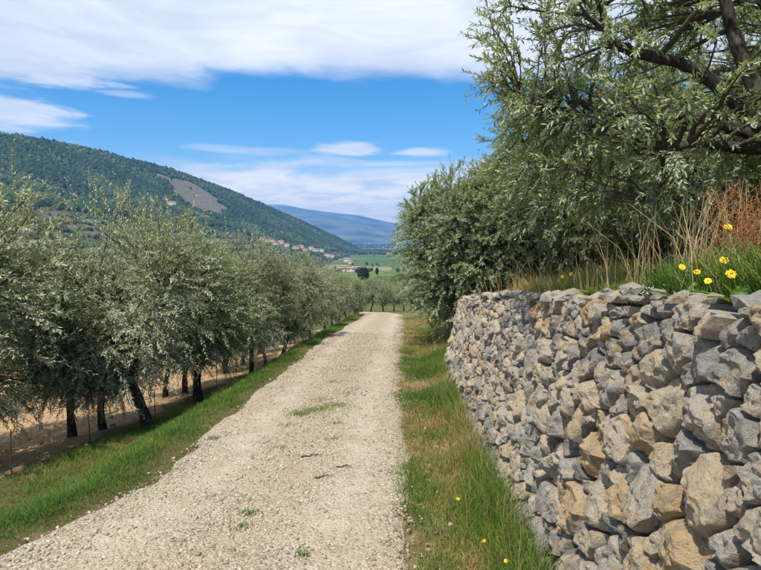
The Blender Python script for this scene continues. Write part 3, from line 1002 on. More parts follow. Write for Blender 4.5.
ordn = ['first', 'second', 'third', 'fourth', 'fifth', 'sixth', 'seventh', 'eighth', 'ninth', 'tenth', 'eleventh', 'twelfth', 'thirteenth', 'fourteenth', 'fifteenth', 'sixteenth', 'seventeenth', 'eighteenth']
# height of each tree from how high the row stands against the hill
_tp = np.array([(-300, 150), (-150, 158), (15, 182), (50, 212), (85, 216), (120, 216), (147, 203), (175, 226), (200, 232), (250, 247), (300, 262), (350, 276), (400, 283), (430, 286)], float)
def olive_scale(p, extra=0.0, nominal=2.80):
    px = proj(p[0], p[1], p[2])[0]
    zt = at_depth(px, float(np.interp(px, _tp[:, 0], _tp[:, 1])) + extra, p[1])[2]
    return float(np.clip((zt - p[2]) / nominal, 0.6, 1.5))


row1 = [(-118, 488, 4, 0.3), (147, 427, 0, 0.0), (199, 404, 1, 1.1), (248, 13.0, 2, 2.4), (264, 14.6, 3, 0.5), (277, 16.0, 2, 0.1),
        (308, 19.5, 1, 4.0), (324, 22.0, 0, 2.0), (337, 24.5, 3, 5.2), (347, 27.0, 2, 3.3), (355, 29.0, 1, 0.9)]     # from the fourth on: pixel column and distance
desc = {0: 'silvery olive tree at the left picture edge, nearest of the roadside row',
        1: 'olive tree with leaning dark trunk, nearest trunk in view at the grass edge',
        2: 'olive tree with straight dark low-forking trunk, second trunk along the grass edge'}
for i, (px, py, vi, rz) in enumerate(row1):
    p = gpt(px, py) if i < 3 else np.array([(px - 380.5) / FPX * py, py, 0.0])
    p[2] = gz(p[0], p[1])
    sc = olive_scale(p) * (1.12, 1.0, 0.98, 1.05, 0.92, 1.03, 0.95, 1.04, 0.95, 1.0, 0.98)[i]
    lab = desc.get(i, 'grey-green olive tree, %s trunk from the camera in the row along the road' % ordn[i - 1])
    t_ = place_olive(VAR[vi], p, rz, sc, lab, 'olive trees in the roadside row', tilt=((0.0, 0.0), (0.02, -0.06), (0.0, 0.02), (0.05, -0.08), (-0.04, -0.04), (0.03, 0.16), (0.0, -0.05), (0.04, 0.06), (0.0, -0.07), (0.0, 0.08), (0.0, 0.0))[i])
    if i >= 3: t_.scale = (sc * 0.82, sc * 0.82, sc)
# second and third rows, down the slope to the left
rows = []
row2 = [(72, 437), (104, 430), (166, 396), (186, 392), (226, 373), (243, 364), (260, 354), (283, 345)]
for i, (px, py) in enumerate(row2):
    p = gpt(px, py)
    place_olive(VAR[(i * 3 + 1) % 4], p, 1.7 * i + 0.4, min(olive_scale(p, 6), 1.0),
                'olive tree standing in tan soil, %s from the camera in the second row' % ordn[i], 'olive trees in the second row')
k3 = 0
for i in range(8):
    y = 11.5 + i * 2.6; x = -9.6 - 0.12 * y + 0.2 * math.sin(i * 2.1)
    place_olive(VAR[(i * 2 + 1) % 4], (x, y, gz(x, y)), 2.3 * i, min(olive_scale((x, y, float(gz(x, y))), 10), 1.1),
                'olive tree in the third row from the road, %s from the camera' % ordn[i], 'olive trees in the third row')
# trees beyond the bend of the road
far = [(371, 316, 41), (383, 314, 40), (394, 313.5, 43), (403, 313, 46), (362, 314, 45), (350, 316, 47), (334, 318, 34), (412, 313, 44)]
for i, (px, py, y) in enumerate(sorted(far)):
    q = at_depth(px, py, y); x = q[0]
    place_olive(VAR[i % 4], (x, y, gz(x, y)), 1.3 * i, olive_scale((x, y, float(gz(x, y))), 1.5 * (i % 3)),
                'small distant olive tree beyond the bend of the gravel road, %s from the left' % ordn[i], 'olive trees beyond the bend')

# bushy olive past the end of the wall
mid = olive_meshes('olive_bush', 21, 0.8, 0.13, 2.15, (1.95, 1.85, 2.05), (0.0, 0.0), 6, 900, 10, 22, (0.066, 0.0190), 0.05, 'leaf_dark', shoots=8, inner=0.12, spr=(0.14, 0.27), tone_mu=0.5, reject=lobed(7, 0.26))
place_olive(mid, (2.2, 14.0, gz(2.2, 14.0)), 2.0, 1.06, 'large bushy dark green olive leafy to the ground past the far wall end')
mid2 = olive_meshes('olive_terrace', 23, 1.0, 0.13, 2.3, (1.85, 1.8, 1.85), (0.1, 0.0), 5, 440, 8, 24, (0.060, 0.0140), 0.35, 'leaf_dark', shoots=10, inner=0.35, spr=(0.16, 0.32), tone_mu=0.5)
terr = [(mid, 3.45, 13.6, 4.4, 0.92, 'rounded olive tree joined to the right side of the bushy olive past the wall'),
        (mid2, 3.6, 10.8, 0.2, 1.02, 'dark green olive tree on the terrace, standing next to the bushy olive behind the wall'),
        (mid2, 4.7, 7.9, 2.0, 0.92, 'olive tree with dark twisted trunk on the terrace behind the tall dry grass'),
        (mid, 6.4, 11.2, 3.9, 0.95, 'bushy olive in the shade at the back of the terrace, behind the twisted trunk'),
        (mid2, 7.5, 7.0, 5.0, 1.05, 'olive tree at the back of the terrace near the right picture edge'),
        (mid, 5.0, 15.0, 1.1, 1.1, 'bushy olive far along the terrace, half hidden behind the bushy roadside olive'),
        (mid, 5.5, 12.7, 4.6, 1.0, 'bushy olive in the middle of the rear terrace, between the shaded bushy olives'),
        (mid, 9.4, 10.4, 2.7, 1.1, 'bushy olive uphill at the rear right of the terrace'),
        (mid, 8.6, 14.6, 0.7, 1.15, 'bushy olive uphill at the far rear of the terrace')]
for ms, x, y, rz, sc, lab in terr:
    place_olive(ms, (x, y, max(terrace_z(x, y), gz(x, y)) - 0.02), rz, sc, lab, 'olive trees on the terrace')


# large near olive over the wall, trunk just out of the frame at the right
def ad(px, py, y): return at_depth(px, py, y)


tb = np.array([3.25, 4.25, float(terrace_z(3.25, 4.25)) - 0.1])
trk = [tb, tb + (0.02, 0.0, 0.3), tb + (-0.03, 0.02, 0.65), ad(790, 150, 4.25) + np.array([0, 0, 0])]
fork = trk[-1]
limb_pts = []
def limb(pts, r0_, r1_):
    P = np.array([fork] + [np.array(q) for q in pts]); s = np.linspace(0, 1, len(P)); u = np.linspace(0, 1, 14)
    Q = np.stack([np.interp(u, s, P[:, k]) for k in range(3)], -1)
    for _ in range(2): Q[1:-1] = 0.25 * Q[:-2] + 0.5 * Q[1:-1] + 0.25 * Q[2:]
    limb_pts.append((Q, np.linspace(r0_, r1_, 14)))
limb([ad(757, 128, 4.2), ad(734, 100, 4.2), ad(707, 74, 4.15), ad(686, 63, 4.1), ad(655, 55, 4.1), ad(612, 54, 4.1), ad(600, 32, 4.1), ad(606, -5, 4.1), ad(590, -50, 4.0)], 0.060, 0.016)
limb([ad(740, 60, 4.5), ad(720, -20, 4.6), ad(690, -90, 4.7)], 0.07, 0.025)
limb([ad(740, 150, 4.0), ad(700, 140, 3.9), ad(660, 150, 3.9), ad(668, 178, 3.95), ad(650, 200, 4.0)], 0.045, 0.012)
limb([ad(830, 60, 4.0), ad(850, -60, 3.9)], 0.07, 0.03)
limb([ad(800, 60, 5.2), ad(760, -10, 5.8), ad(700, 20, 6.2)], 0.07, 0.02)
limb([ad(690, 110, 4.6), ad(620, 120, 4.7), ad(560, 110, 4.7), ad(520, 100, 4.6)], 0.05, 0.010)
orig = tb.copy()


def off(P): return np.asarray(P) - orig


cc_ = ad(668, 40, 4.6)
def near_rej(pl):
    p = pl + orig
    if p[1] < 2.3: return True
    px, py = proj(p[0], p[1], p[2])
    if px < 488 + 0.12 * max(0, 90 - py) * 0 : return True
    low_lim = np.interp(px, [480, 520, 560, 640, 761], [165, 205, 225, 205, 175])
    if py > low_lim: return True
    return vnoise(p * np.array([1.7, 1.7, 1.5]) + 3.3, 17) < 0.43
big = olive_meshes('olive_near', 31, r0=0.12, cz=float(cc_[2] - orig[2]), rad=(2.35, 1.75, 1.85), lean=(0, 0), nclump=520, per=9, nl=18, leaf=(0.056, 0.0135), zmin=None,
                   leafm='leaf_dark', hexleaf=True, shoots=10, inner=0.35, trunk_pts=[off(q) for q in trk], limb_pts=[(off(p), ra) for p, ra in limb_pts],
                   center=(float(cc_[0] - orig[0] + 0.4), float(cc_[1] - orig[1])), spr=(0.12, 0.28), tone_mu=0.5, reject=near_rej, up=0.12)
place_olive(big, orig, 0, 1.0, 'large near olive tree hanging over the stone wall, its leafy branches filling the upper right')

# ================================================================== DRY STONE WALL
def voronoi_cells(P, Wt, bounds, topfn):
    """power diagram cells, clipped to a rectangle"""
    cells = []
    n = len(P)
    for i in range(n):
        x, y = P[i]
        poly = [(x - 0.4, y - 0.4), (x + 0.4, y - 0.4), (x + 0.4, y + 0.4), (x - 0.4, y + 0.4)]
        d2 = np.sum((P - P[i]) ** 2, 1); order = np.argsort(d2)[1:40]
        for j in order:
            if d2[j] > 0.45: break
            qx, qy = P[j]; nx_, ny_ = qx - x, qy - y
            c = 0.5 * ((qx * qx + qy * qy - Wt[j]) - (x * x + y * y - Wt[i]))
            new = []
            m = len(poly)
            for k in range(m):
                a = poly[k]; b = poly[(k + 1) % m]
                da = a[0] * nx_ + a[1] * ny_ - c; db = b[0] * nx_ + b[1] * ny_ - c
                if da <= 0: new.append(a)
                if (da < 0 < db) or (db < 0 < da):
                    t = da / (da - db); new.append((a[0] + (b[0] - a[0]) * t, a[1] + (b[1] - a[1]) * t))
            poly = new
            if len(poly) < 3: break
        if len(poly) >= 3:
            pl = np.array(poly)
            tv = topfn(pl[:, 0])
            pl[:, 1] = np.clip(pl[:, 1], -0.12, tv)
            pl[:, 0] = np.clip(pl[:, 0], bounds[0], bounds[1])
            cells.append((i, pl))
    return cells


def pack_stones(seed):
    r = np.random.default_rng(seed)
    pts = []; rad = []
    sizes = np.concatenate([np.sort(r.uniform(0.100, 0.145, 110))[::-1], np.sort(r.uniform(0.060, 0.100, 560))[::-1], np.sort(r.uniform(0.024, 0.058, 2600))[::-1]])
    A = np.zeros((0, 2)); Rr = np.zeros(0)
    for s in sizes:
        for _ in range(26 if s > 0.058 else 9):
            u = r.uniform(0, WL); v = r.uniform(-0.05, float(wall_h(u)) + 0.0)
            hv_ = v / float(wall_h(u))
            if (s > 0.10 and hv_ > 0.62) or (s > 0.078 and hv_ > 0.80): continue
            if len(A):
                d = np.hypot((A[:, 0] - u) / 1.18, (A[:, 1] - v) / 0.9)
                if np.any(d < 0.92 * (Rr + s)): continue
            A = np.vstack([A, [u, v]]); Rr = np.append(Rr, s); break
    return A, Rr


SP, SR = pack_stones(5)
cells = voronoi_cells(SP, SR ** 2, (0.0, WL), lambda u: wall_h(u) + 0.025 * np.sin(u * 23.0) + 0.02 * np.sin(u * 9.0 + 1))


def stone_mesh(poly, i, r, nA, rings):
    """a craggy stone filling its gap in the wall; returns verts in world space, faces"""
    c = poly.mean(0)
    # area centroid
    x, y = poly[:, 0], poly[:, 1]; x2, y2 = np.roll(x, -1), np.roll(y, -1)
    cr = x * y2 - x2 * y; A = cr.sum() / 2
    if abs(A) < 1e-4: return None
    c = np.array([((x + x2) * cr).sum() / (6 * A), ((y + y2) * cr).sum() / (6 * A)])
    th = np.linspace(0, 2 * np.pi, nA, endpoint=False) + r.uniform(0, 1)
    d = np.stack([np.cos(th), np.sin(th)], -1)
    Rad = np.full(nA, 9.0)
    for k in range(len(poly)):
        a = poly[k] - c; b = poly[(k + 1) % len(poly)] - c
        e = b - a; nrm_ = np.array([e[1], -e[0]]); ln = np.hypot(*nrm_)
        if ln < 1e-6: continue
        nrm_ /= ln; dd = a @ nrm_
        if dd < 0: nrm_ = -nrm_; dd = -dd
        den = d @ nrm_
        Rad = np.minimum(Rad, np.where(den > 1e-6, dd / np.maximum(den, 1e-6), 9.0))
    size = math.sqrt(abs(A))
    Rad = np.minimum(Rad, size * 1.05)
    inset = r.uniform(0.002, 0.009)
    en = fbm(np.stack([c[0] * 9 + d[:, 0] * 2.2, c[1] * 9 + d[:, 1] * 2.2, np.full(nA, i * 1.7)], -1), 3, 140)
    Rad = np.maximum(Rad * (1.0 + 0.10 * en - 0.01) - inset, 0.01)
    rf = np.array(rings)
    U = c[0] + rf[:, None] * Rad[None] * d[None, :, 0]; Vv = c[1] + rf[:, None] * Rad[None] * d[None, :, 1]
    lx = U - c[0]; ly = Vv - c[1]
    H0 = min(0.018 + 0.21 * size * r.uniform(0.3, 1.2), 0.070)
    tl = r.normal(0, 0.20, 2)
    h = H0 + tl[0] * lx + tl[1] * ly
    for k in range(r.integers(3, 7)):                    # broken facets
        a = r.uniform(0, 6.283); s = r.uniform(0.25, 1.7); e = r.uniform(0.05, 0.60) * size
        h = np.minimum(h, H0 * r.uniform(0.9, 1.1) + (e - (lx * math.cos(a) + ly * math.sin(a))) * s)
    h = np.maximum(h, -0.015)
    P3 = np.stack([U, Vv, h], -1)
    k_ = min(1.0, size / 0.13)
    rid = 1 - np.abs(fbm(P3 * 13 + i * 2.1, 3, 300)) * 2
    h = h + k_ * (0.030 * fbm(P3 * 10 + i * 3.7, 5, 200, 0.6) - 0.018 * np.clip(rid - 0.55, 0, 1) * 2) + 0.012 * fbm(P3 * 34 + i * 1.3, 3, 260)
    ed = np.clip((rf - 0.88) / 0.12, 0, 1)[:, None]
    h = h - (0.012 + 0.022 * r.uniform()) * ed ** 2
    # back ring
    U = np.vstack([U, U[-1:]]); Vv = np.vstack([Vv, Vv[-1:]]); h = np.vstack([h, np.full((1, nA), -0.13)])
    return c, U, Vv, h, size


RINGS = [0.12, 0.25, 0.38, 0.51, 0.63, 0.74, 0.83, 0.90, 0.955, 1.0]
wall = empty('dry_stone_wall', (0.9, 2.9, float(gz(0.9, 2.9))))
tag(wall, 'long dry stone retaining wall of grey and tan limestone beside the gravel road', 'wall')
W0 = np.array([0.9, 2.9, float(gz(0.9, 2.9))])
rs = np.random.default_rng(99)
built = []
for i, poly in cells:
    if len(poly) < 3: continue
    area = 0.5 * abs(np.sum(poly[:, 0] * np.roll(poly[:, 1], -1) - np.roll(poly[:, 0], -1) * poly[:, 1]))
    if area < 0.0006: continue
    cu = poly.mean(0)
    w3 = wall_pt(cu[:1], cu[1:2], np.zeros(1))[0]
    big_px = math.sqrt(area) / max(w3[1], 0.7)
    vis = (w3[1] > 1.3) and (proj(*w3)[0] < 790) and (proj(*w3)[1] < 590) and cu[0] < WL - 1.0
    built.append((big_px if vis else -1, i, poly))
built.sort(key=lambda t: -t[0])
rest_v = []; rest_f = []; rest_t = []; off_ = 0
for rank, (bp, i, poly) in enumerate(built):
    near = bp > 0.020
    nA = 38 if near else 18
    rings = RINGS if near else [0.3, 0.6, 0.82, 0.95, 1.0]
    sm = stone_mesh(poly, i, rs, nA, rings)
    if sm is None: continue
    c, U, Vv, h, size = sm
    V = wall_pt(U, Vv, h)
    nr = V.shape[0]
    cen = wall_pt(c[:1], c[1:2], np.array([h[0].mean()]))[0]
    V = V.reshape(-1, 3)
    V = np.vstack([V, cen[None]])
    a = np.arange(nr - 1)[:, None] * nA; j = np.arange(nA)[None]; k = (j + 1) % nA
    q = np.stack([a + j, a + nA + j, a + nA + k, a + k], -1).reshape(-1, 4)[:, ::-1]
    jj = np.arange(nA)
    t3 = np.stack([np.full(nA, len(V) - 1), jj, (jj + 1) % nA], -1)
    kind = rs.uniform()
    tone = rs.uniform(0.02, 0.45) if kind < 0.41 else rs.uniform(0.42, 0.74) if kind < 0.83 else rs.uniform(0.74, 0.95)
    if rank < 300 and bp > 0:
        o3 = cen
        me = mesh_np('stone', V - o3, [q, t3], [M['stone']], tone=np.full(len(V), tone), smooth_sh=True)
        me.set_sharp_from_angle(angle=R(26))
        obj('stone', me, wall, tuple(o3 - W0))
    else:
        rest_v.append((V - W0, [q, t3])); rest_t.append(np.full(len(V), tone))
# loose coping rubble along the top
NCOP = 420
BOX = np.array([[x, y, z] for z in (-1, 1) for y in (-1, 1) for x in (-1, 1)], float)
for n in range(NCOP):
    u = rs.uniform(0.1, WL - 0.1); dep = rs.uniform(-0.02, 0.30)
    hh = float(wall_h(u))
    s = rs.uniform(0.02, 0.06) * (1.25 if dep < 0.12 else 0.9)
    p = wall_pt(np.array([u]), np.array([hh + 0.005 + 0.05 * rs.uniform() ** 2]), np.array([-dep]))[0]
    v = ICO_V * (1 + rs.uniform(-0.3, 0.3, (len(ICO_V), 1))) * np.array([s * rs.uniform(0.9, 1.6), s, s * rs.uniform(0.45, 0.75)])
    aa = rs.uniform(0, 6.28); ca, sa = math.cos(aa), math.sin(aa)
    v = np.stack([v[:, 0] * ca - v[:, 1] * sa, v[:, 0] * sa + v[:, 1] * ca, v[:, 2]], -1)
    rest_v.append((v + p - W0, [ICO_F])); rest_t.append(np.full(len(v), np.clip(rs.normal(0.5, 0.16), 0, 0.9)))
v, f = merge(rest_v)
me = mesh_np('small_stones', v, f, [M['stone']], tone=np.concatenate(rest_t), smooth_sh=True); me.set_sharp_from_angle(angle=R(26))
ss = obj('small_stones', me, wall); ss['kind'] = 'stuff'
# earth and rubble core behind the stones
uu = np.linspace(0, WL, 160); vvq = np.linspace(-0.15, 1.0, 12)
UU, VQ = np.meshgrid(uu, vvq)
VV = np.where(VQ < 0, VQ, VQ * (wall_h(UU) - 0.03))
CV = wall_pt(UU, VV, np.full(UU.shape, -0.075) + 0.02 * fbm2(UU, VV, 9, 3, 8))
back = wall_pt(uu, wall_h(uu) - 0.035, np.full(uu.shape, -0.36))[None]
CV = np.concatenate([CV, back], 0)
n0, n1 = CV.shape[:2]
ii = (np.arange(n0 - 1)[:, None] * n1 + np.arange(n1 - 1)[None, :]).ravel()
obj('rubble_core', mesh_np('rubble_core', CV.reshape(-1, 3) - W0, np.stack([ii, ii + n1, ii + n1 + 1, ii + 1], -1), [M['dark_soil']], smooth_sh=True), wall)

# ================================================================== GROUND COVER
def blades(name, P, H, lean, width, tone, r, az=None):
    n = len(P)
    a = r.uniform(0, 6.283, n) if az is None else az
    fa_ = r.uniform(0, 6.283, n)
    ld = np.stack([np.cos(a), np.sin(a), np.zeros(n)], -1)
    wd = np.stack([np.cos(fa_), np.sin(fa_), np.zeros(n)], -1)
    H = H[:, None]; lean = lean[:, None]; w = width[:, None]
    up = np.array([0, 0, 1.0])
    m1 = P + up * H * 0.5 + ld * H * lean * 0.22
    m2 = P + up * H * (0.82 - 0.05 * lean) + ld * H * lean * 0.58
    tp = P + up * H * (1.0 - 0.22 * lean) + ld * H * lean
    V = np.stack([P - wd * w, P + wd * w, m1 - wd * w * 0.8, m1 + wd * w * 0.8, m2 - wd * w * 0.5, m2 + wd * w * 0.5, tp], 1).reshape(-1, 3)
    o = (np.arange(n) * 7)[:, None]
    q = np.concatenate([o + np.array([0, 1, 3, 2]), o + np.array([2, 3, 5, 4])]); t = o + np.array([4, 5, 6])
    return mesh_np(name, V, [q, t], [M['grass']], tone=np.repeat(tone, 7))


# --- left roadside strip
r = np.random.default_rng(41)
n = 320000
y = 1.6 + 30 * r.uniform(0, 1, n) ** 1.7
sw = np.interp(y, [2, 7, 9, 12, 18, 32], [3.2, 3.2, 2.75, 2.1, 1.6, 1.1])
x = road_l(y) + 0.09 * fbm2(y * 0 + 1.0, y, 1.3, 4, 21) - r.uniform(-0.12, 1.05, n) * sw - 0.12 * fbm2(y * 0 + 3, y, 0.9, 3, 24)
dl = road_l(y) - x
dn = fbm2(x, y, 1.6, 3, 43)
keep = (dn + r.normal(0, 0.18, n) > -0.42) & (r.uniform(0, 1, n) < smooth(-0.15, 0.30, dl + 0.45 * dn) + 0.05)
keep &= r.uniform(0, 1, n) < smooth(1.15, 0.75, dl / sw + 0.45 * dn)
x, y, dn, dl = x[keep], y[keep], dn[keep], dl[keep]
P = np.stack([x, y, gz(x, y) - 0.005], -1)
sc_ = np.clip(1 + (y - 6) * 0.03, 1, 1.8)
H = (0.025 + 0.10 * r.uniform(0, 1, len(x)) ** 1.6) * (0.65 + 1.3 * np.clip(dn + 0.1, 0, 1)) * smooth(-0.2, 0.55, dl) + 0.012
tn = np.clip(0.29 + 0.34 * fbm2(x, y, 1.1, 3, 45) - 0.25 * dn + r.normal(0, 0.10, len(x)) + 0.28 * (r.uniform(0, 1, len(x)) < 0.10), 0.05, 0.9)
o = obj('roadside_grass', blades('roadside_grass', P, H * 1.0, r.uniform(0.2, 1.2, len(x)), 0.0026 * sc_, tn, r))
tag(o, 'lush green grass strip along the left edge of the gravel road', 'grass', kind='stuff')

# --- sparse weeds and dry grass on the orchard soil
n = 30000
y = 3.0 + 32 * r.uniform(0, 1, n) ** 1.5; x = road_l(y) - np.interp(y, [2, 7, 9, 12, 18], [3.0, 3.0, 2.5, 1.9, 1.4]) - r.uniform(0.0, 6.0, n)
keep = fbm2(x, y, 0.8, 3, 47) + r.normal(0, 0.12, n) > 0.10
x, y = x[keep], y[keep]
o = obj('orchard_weeds', blades('orchard_weeds', np.stack([x, y, gz(x, y)], -1), r.uniform(0.03, 0.10, len(x)), r.uniform(0.2, 0.9, len(x)), np.full(len(x), 0.003),
                                np.clip(r.normal(0.52, 0.16, len(x)), 0, 0.95), r))
tag(o, 'thin dry weeds on the tan soil under the olives', 'weeds', kind='stuff')

# --- right verge between road and wall
n = 120000
y = 1.2 + 24 * r.uniform(0, 1, n) ** 1.5
wx = np.interp(y, WQ[:220, 1], WQ[:220, 0])
xr = road_r(y) + 0.09 * fbm2(y * 0 + 9.0, y, 1.3, 4, 22)
ex = np.where(y < 10.5, wx, 1.3 + (y - 10.5) * 0.12)
f = r.uniform(-0.22, 1.0, n)
x = xr + (ex - xr) * f
dn = fbm2(x, y, 1.7, 3, 53)
keep = r.uniform(0, 1, n) < (smooth(-0.22, 0.22, f + 0.25 * dn) * (0.55 + 0.45 * smooth(-0.3, 0.2, dn)))
x, y, f, dn = x[keep], y[keep], f[keep], dn[keep]
gr = 0.7 * fbm2(x, y, 1.5, 4, 57) + 0.35 * fbm2(x, y, 0.6, 2, 58) + 0.10 * (f - 0.45)
tn = np.clip(0.53 - 1.1 * gr + r.normal(0, 0.12, len(x)), 0.08, 0.93)
H = (0.03 + 0.11 * r.uniform(0, 1, len(x)) ** 1.5) * (0.6 + 1.5 * smooth(0.35, 1.0, f)) * np.where(tn < 0.42, 1.3, 0.95)
sc_ = np.clip(1 + (y - 5) * 0.04, 1, 1.8)
o = obj('verge_grass', blades('verge_grass', np.stack([x, y, gz(x, y) - 0.004], -1), H, r.uniform(0.15, 1.0, len(x)), 0.0026 * sc_, tn, r))
tag(o, 'mixed green and straw brown grass verge below the stone wall', 'grass', kind='stuff')

# --- taller dry stalks at the foot of the wall
n = 3000
y = 1.4 + 9.5 * r.uniform(0, 1, n) ** 1.2
wx = np.interp(y, WQ[:220, 1], WQ[:220, 0]); x = wx - np.abs(r.normal(0, 0.13, n)) - 0.03
keep = fbm2(x, y, 1.1, 3, 59) > -0.15
x, y = x[keep], y[keep]
o = obj('wall_foot_stalks', blades('wall_foot_stalks', np.stack([x, y, gz(x, y)], -1), r.uniform(0.15, 0.42, len(x)), r.uniform(0.1, 0.7, len(x)), np.full(len(x), 0.0017),
                                   np.clip(np.where(r.uniform(0, 1, len(x)) < 0.4, r.normal(0.35, 0.08, len(x)), r.normal(0.72, 0.12, len(x))), 0.15, 0.95), r))
tag(o, 'tall dry and green grass stalks growing at the foot of the wall', 'grass', kind='stuff')

# --- terrace grass above the wall
n = 100000
y = 0.8 + 13 * r.uniform(0, 1, n) ** 1.25
k = np.clip(np.searchsorted(WQ[:220, 1], y), 0, 219)
x = WQ[k, 0] + 0.20 + BATTER * (wall_top_z(y) - gz(WQ[k, 0], y)) + 3.4 * r.uniform(0, 1, n) ** 1.9
dn = fbm2(x, y, 1.0, 3, 63)
keep = (r.uniform(0, 1, n) < 0.35 + 0.65 * smooth(-0.25, 0.25, dn)) & (y < 12.2)
x, y, dn = x[keep], y[keep], dn[keep]
tn = np.clip(0.46 + 0.045 * (y - 4) + 0.40 * fbm2(x, y, 1.3, 3, 65) + r.normal(0, 0.13, len(x)) + 0.3 * (r.uniform(0, 1, len(x)) < 0.08), 0.08, 0.92)
H = r.uniform(0.05, 0.25, len(x)) * (0.7 + 0.8 * smooth(-0.2, 0.5, dn)) * np.clip(0.55 + 0.6 * (x - WQ[np.clip(np.searchsorted(WQ[:220, 1], y), 0, 219), 0]), 0.5, 1.25)
TZ = np.where(y > 11.3, np.maximum(gz(x, y), terrace_z(x, y)), terrace_z(x, y))
o = obj('terrace_grass', blades('terrace_grass', np.stack([x, y, TZ - 0.01], -1), H, r.uniform(0.15, 0.95, len(x)), np.full(len(x), 0.0028), tn, r))
tag(o, 'wild green and golden grass growing on the terrace above the wall', 'grass', kind='stuff')

# --- tall straw stalks, in tufts
TS = []
def tuft(px, py, depth, cnt, h0, h1, spread, leanx, tone):
    p = at_depth(px, py, depth)
    for _ in range(cnt):
        xx = p[0] + r.normal(0, spread); yy = depth + r.normal(0, spread)
        TS.append((xx, yy, float(terrace_z(xx, yy)), 1.3 * r.uniform(h0, h1), abs(r.normal(0.40, 0.35)), leanx + r.normal(0, 1.3), np.clip(r.normal(tone, 0.04), 0.6, 0.96)))
for a in [(694, 262, 2.75, 46, 0.25, 0.52, 0.045, 0.6, 0.87), (560, 278, 4.6, 40, 0.15, 0.42, 0.10, 2.9, 0.80), (600, 272, 3.8, 34, 0.2, 0.42, 0.09, 2.9, 0.85),
          (640, 270, 3.2, 40, 0.2, 0.45, 0.10, 2.0, 0.82), (525, 282, 6.0, 60, 0.2, 0.5, 0.18, 3.0, 0.78), (735, 268, 2.5, 60, 0.2, 0.5, 0.12, 0.8, 0.84), (668, 268, 3.6, 40, 0.2, 0.6, 0.12, 1.4, 0.86),
          (510, 288, 7.5, 60, 0.15, 0.45, 0.25, 3.0, 0.75)]:
    tuft(*a)
A = np.array(TS)
o = obj('straw_stalks', blades('straw_stalks', A[:, :3], A[:, 3], A[:, 4], np.full(len(A), 0.0019), A[:, 6], r, az=A[:, 5]))
tag(o, 'tall bleached straw stalks standing in tufts on the terrace edge', 'dry grass', kind='stuff')

# --- grass tufts in the middle of the road
PX = [(312, 413, 0.10, 240), (300, 417, 0.09, 200), (338, 408, 0.10, 160), (328, 411, 0.14, 150), (322, 402, 0.10, 80), (332, 384, 0.08, 70), (345, 396, 0.12, 60), (285, 428, 0.05, 40), (249, 518, 0.035, 60),
      (241, 532, 0.04, 50), (305, 558, 0.03, 40), (282, 451, 0.04, 25), (333, 442, 0.04, 25), (352, 372, 0.1, 50), (213, 440, 0.05, 60), (335, 426, 0.05, 40)]
XX = []; YY = []; HH = []
for px, py, sp_, cnt in PX:
    p = hit_ground(px, py, gz, 1, 60)
    XX.append(p[0] + r.normal(0, sp_ * 0.9, cnt)); YY.append(p[1] + r.normal(0, sp_ * 0.8, cnt)); HH.append(r.uniform(0.015, 0.05, cnt))
XX, YY, HH = map(np.concatenate, (XX, YY, HH))
o = obj('road_weeds', blades('road_weeds', np.stack([XX, YY, road_z(XX, YY) - 0.003], -1), HH, r.uniform(0.4, 1.2, len(XX)), np.full(len(XX), 0.0034), np.clip(r.normal(0.36, 0.10, len(XX)), 0.1, 0.8), r))
tag(o, 'low green weed patches growing in the middle of the gravel road', 'weeds', kind='stuff')

# --- loose gravel
def pebbles(name, P, s, tone, r, flat=(0.45, 0.8)):
    n = len(P)
    v = BOX[None] * (1 + r.uniform(-0.45, 0.25, (n, 8, 3)))
    v = v * np.stack([s * r.uniform(0.7, 1.3, n), s * r.uniform(0.7, 1.1, n), s * r.uniform(flat[0], flat[1], n)], -1)[:, None]
    a = r.uniform(0, 6.28, n); c, s_ = np.cos(a)[:, None], np.sin(a)[:, None]
    b = r.normal(0, 0.35, n); cb, sb = np.cos(b)[:, None], np.sin(b)[:, None]
    x_, z_ = v[..., 0] * cb - v[..., 2] * sb, v[..., 0] * sb + v[..., 2] * cb
    v = np.stack([x_ * c - v[..., 1] * s_, x_ * s_ + v[..., 1] * c, z_], -1) + P[:, None]
    F = np.array([[0, 2, 3, 1], [4, 5, 7, 6], [0, 1, 5, 4], [2, 6, 7, 3], [0, 4, 6, 2], [1, 3, 7, 5]])
    f = (F[None] + (np.arange(n) * 8)[:, None, None]).reshape(-1, 4)
    return mesh_np(name, v.reshape(-1, 3), f, [M['pebble']], tone=np.repeat(tone, 8))


n = 64000
y = 1.8 + 15 * r.uniform(0, 1, n) ** 2.2
f = r.uniform(-0.10, 1.10, n)
x = road_l(y) + f * (road_r(y) - road_l(y))
den = 0.62 + 0.55 * fbm2(x, y, 1.3, 4, 73) - 0.45 * (np.exp(-((f - 0.24) / 0.11) ** 2) + np.exp(-((f - 0.78) / 0.11) ** 2))
keep = r.uniform(0, 1, n) < den * smooth(-0.03, 0.10, f) * smooth(1.05, 0.90, f)
x, y, f = x[keep], y[keep], f[keep]
s = 0.0028 + 0.0100 * r.uniform(0, 1, len(x)) ** 3.6 + 0.0012 * np.clip(y - 4, 0, 10) * 0.5
zz = np.where((f > 0.03) & (f < 0.97), road_z(x, y), gz(x, y) + 0.002) + s * 0.25
tn = np.clip(r.normal(0.42, 0.20, len(x)), 0.12, 0.93)
o = obj('loose_gravel', pebbles('loose_gravel', np.stack([x, y, zz], -1), s, tn, r))
tag(o, 'loose pale limestone gravel scattered over the road', 'gravel', kind='stuff')
n = 1500
y = 3 + 26 * r.uniform(0, 1, n) ** 1.6; x = road_l(y) - np.interp(y, [2, 7, 9, 12, 18], [3.0, 3.0, 2.5, 1.9, 1.4]) - 5 * r.uniform(0, 1, n)
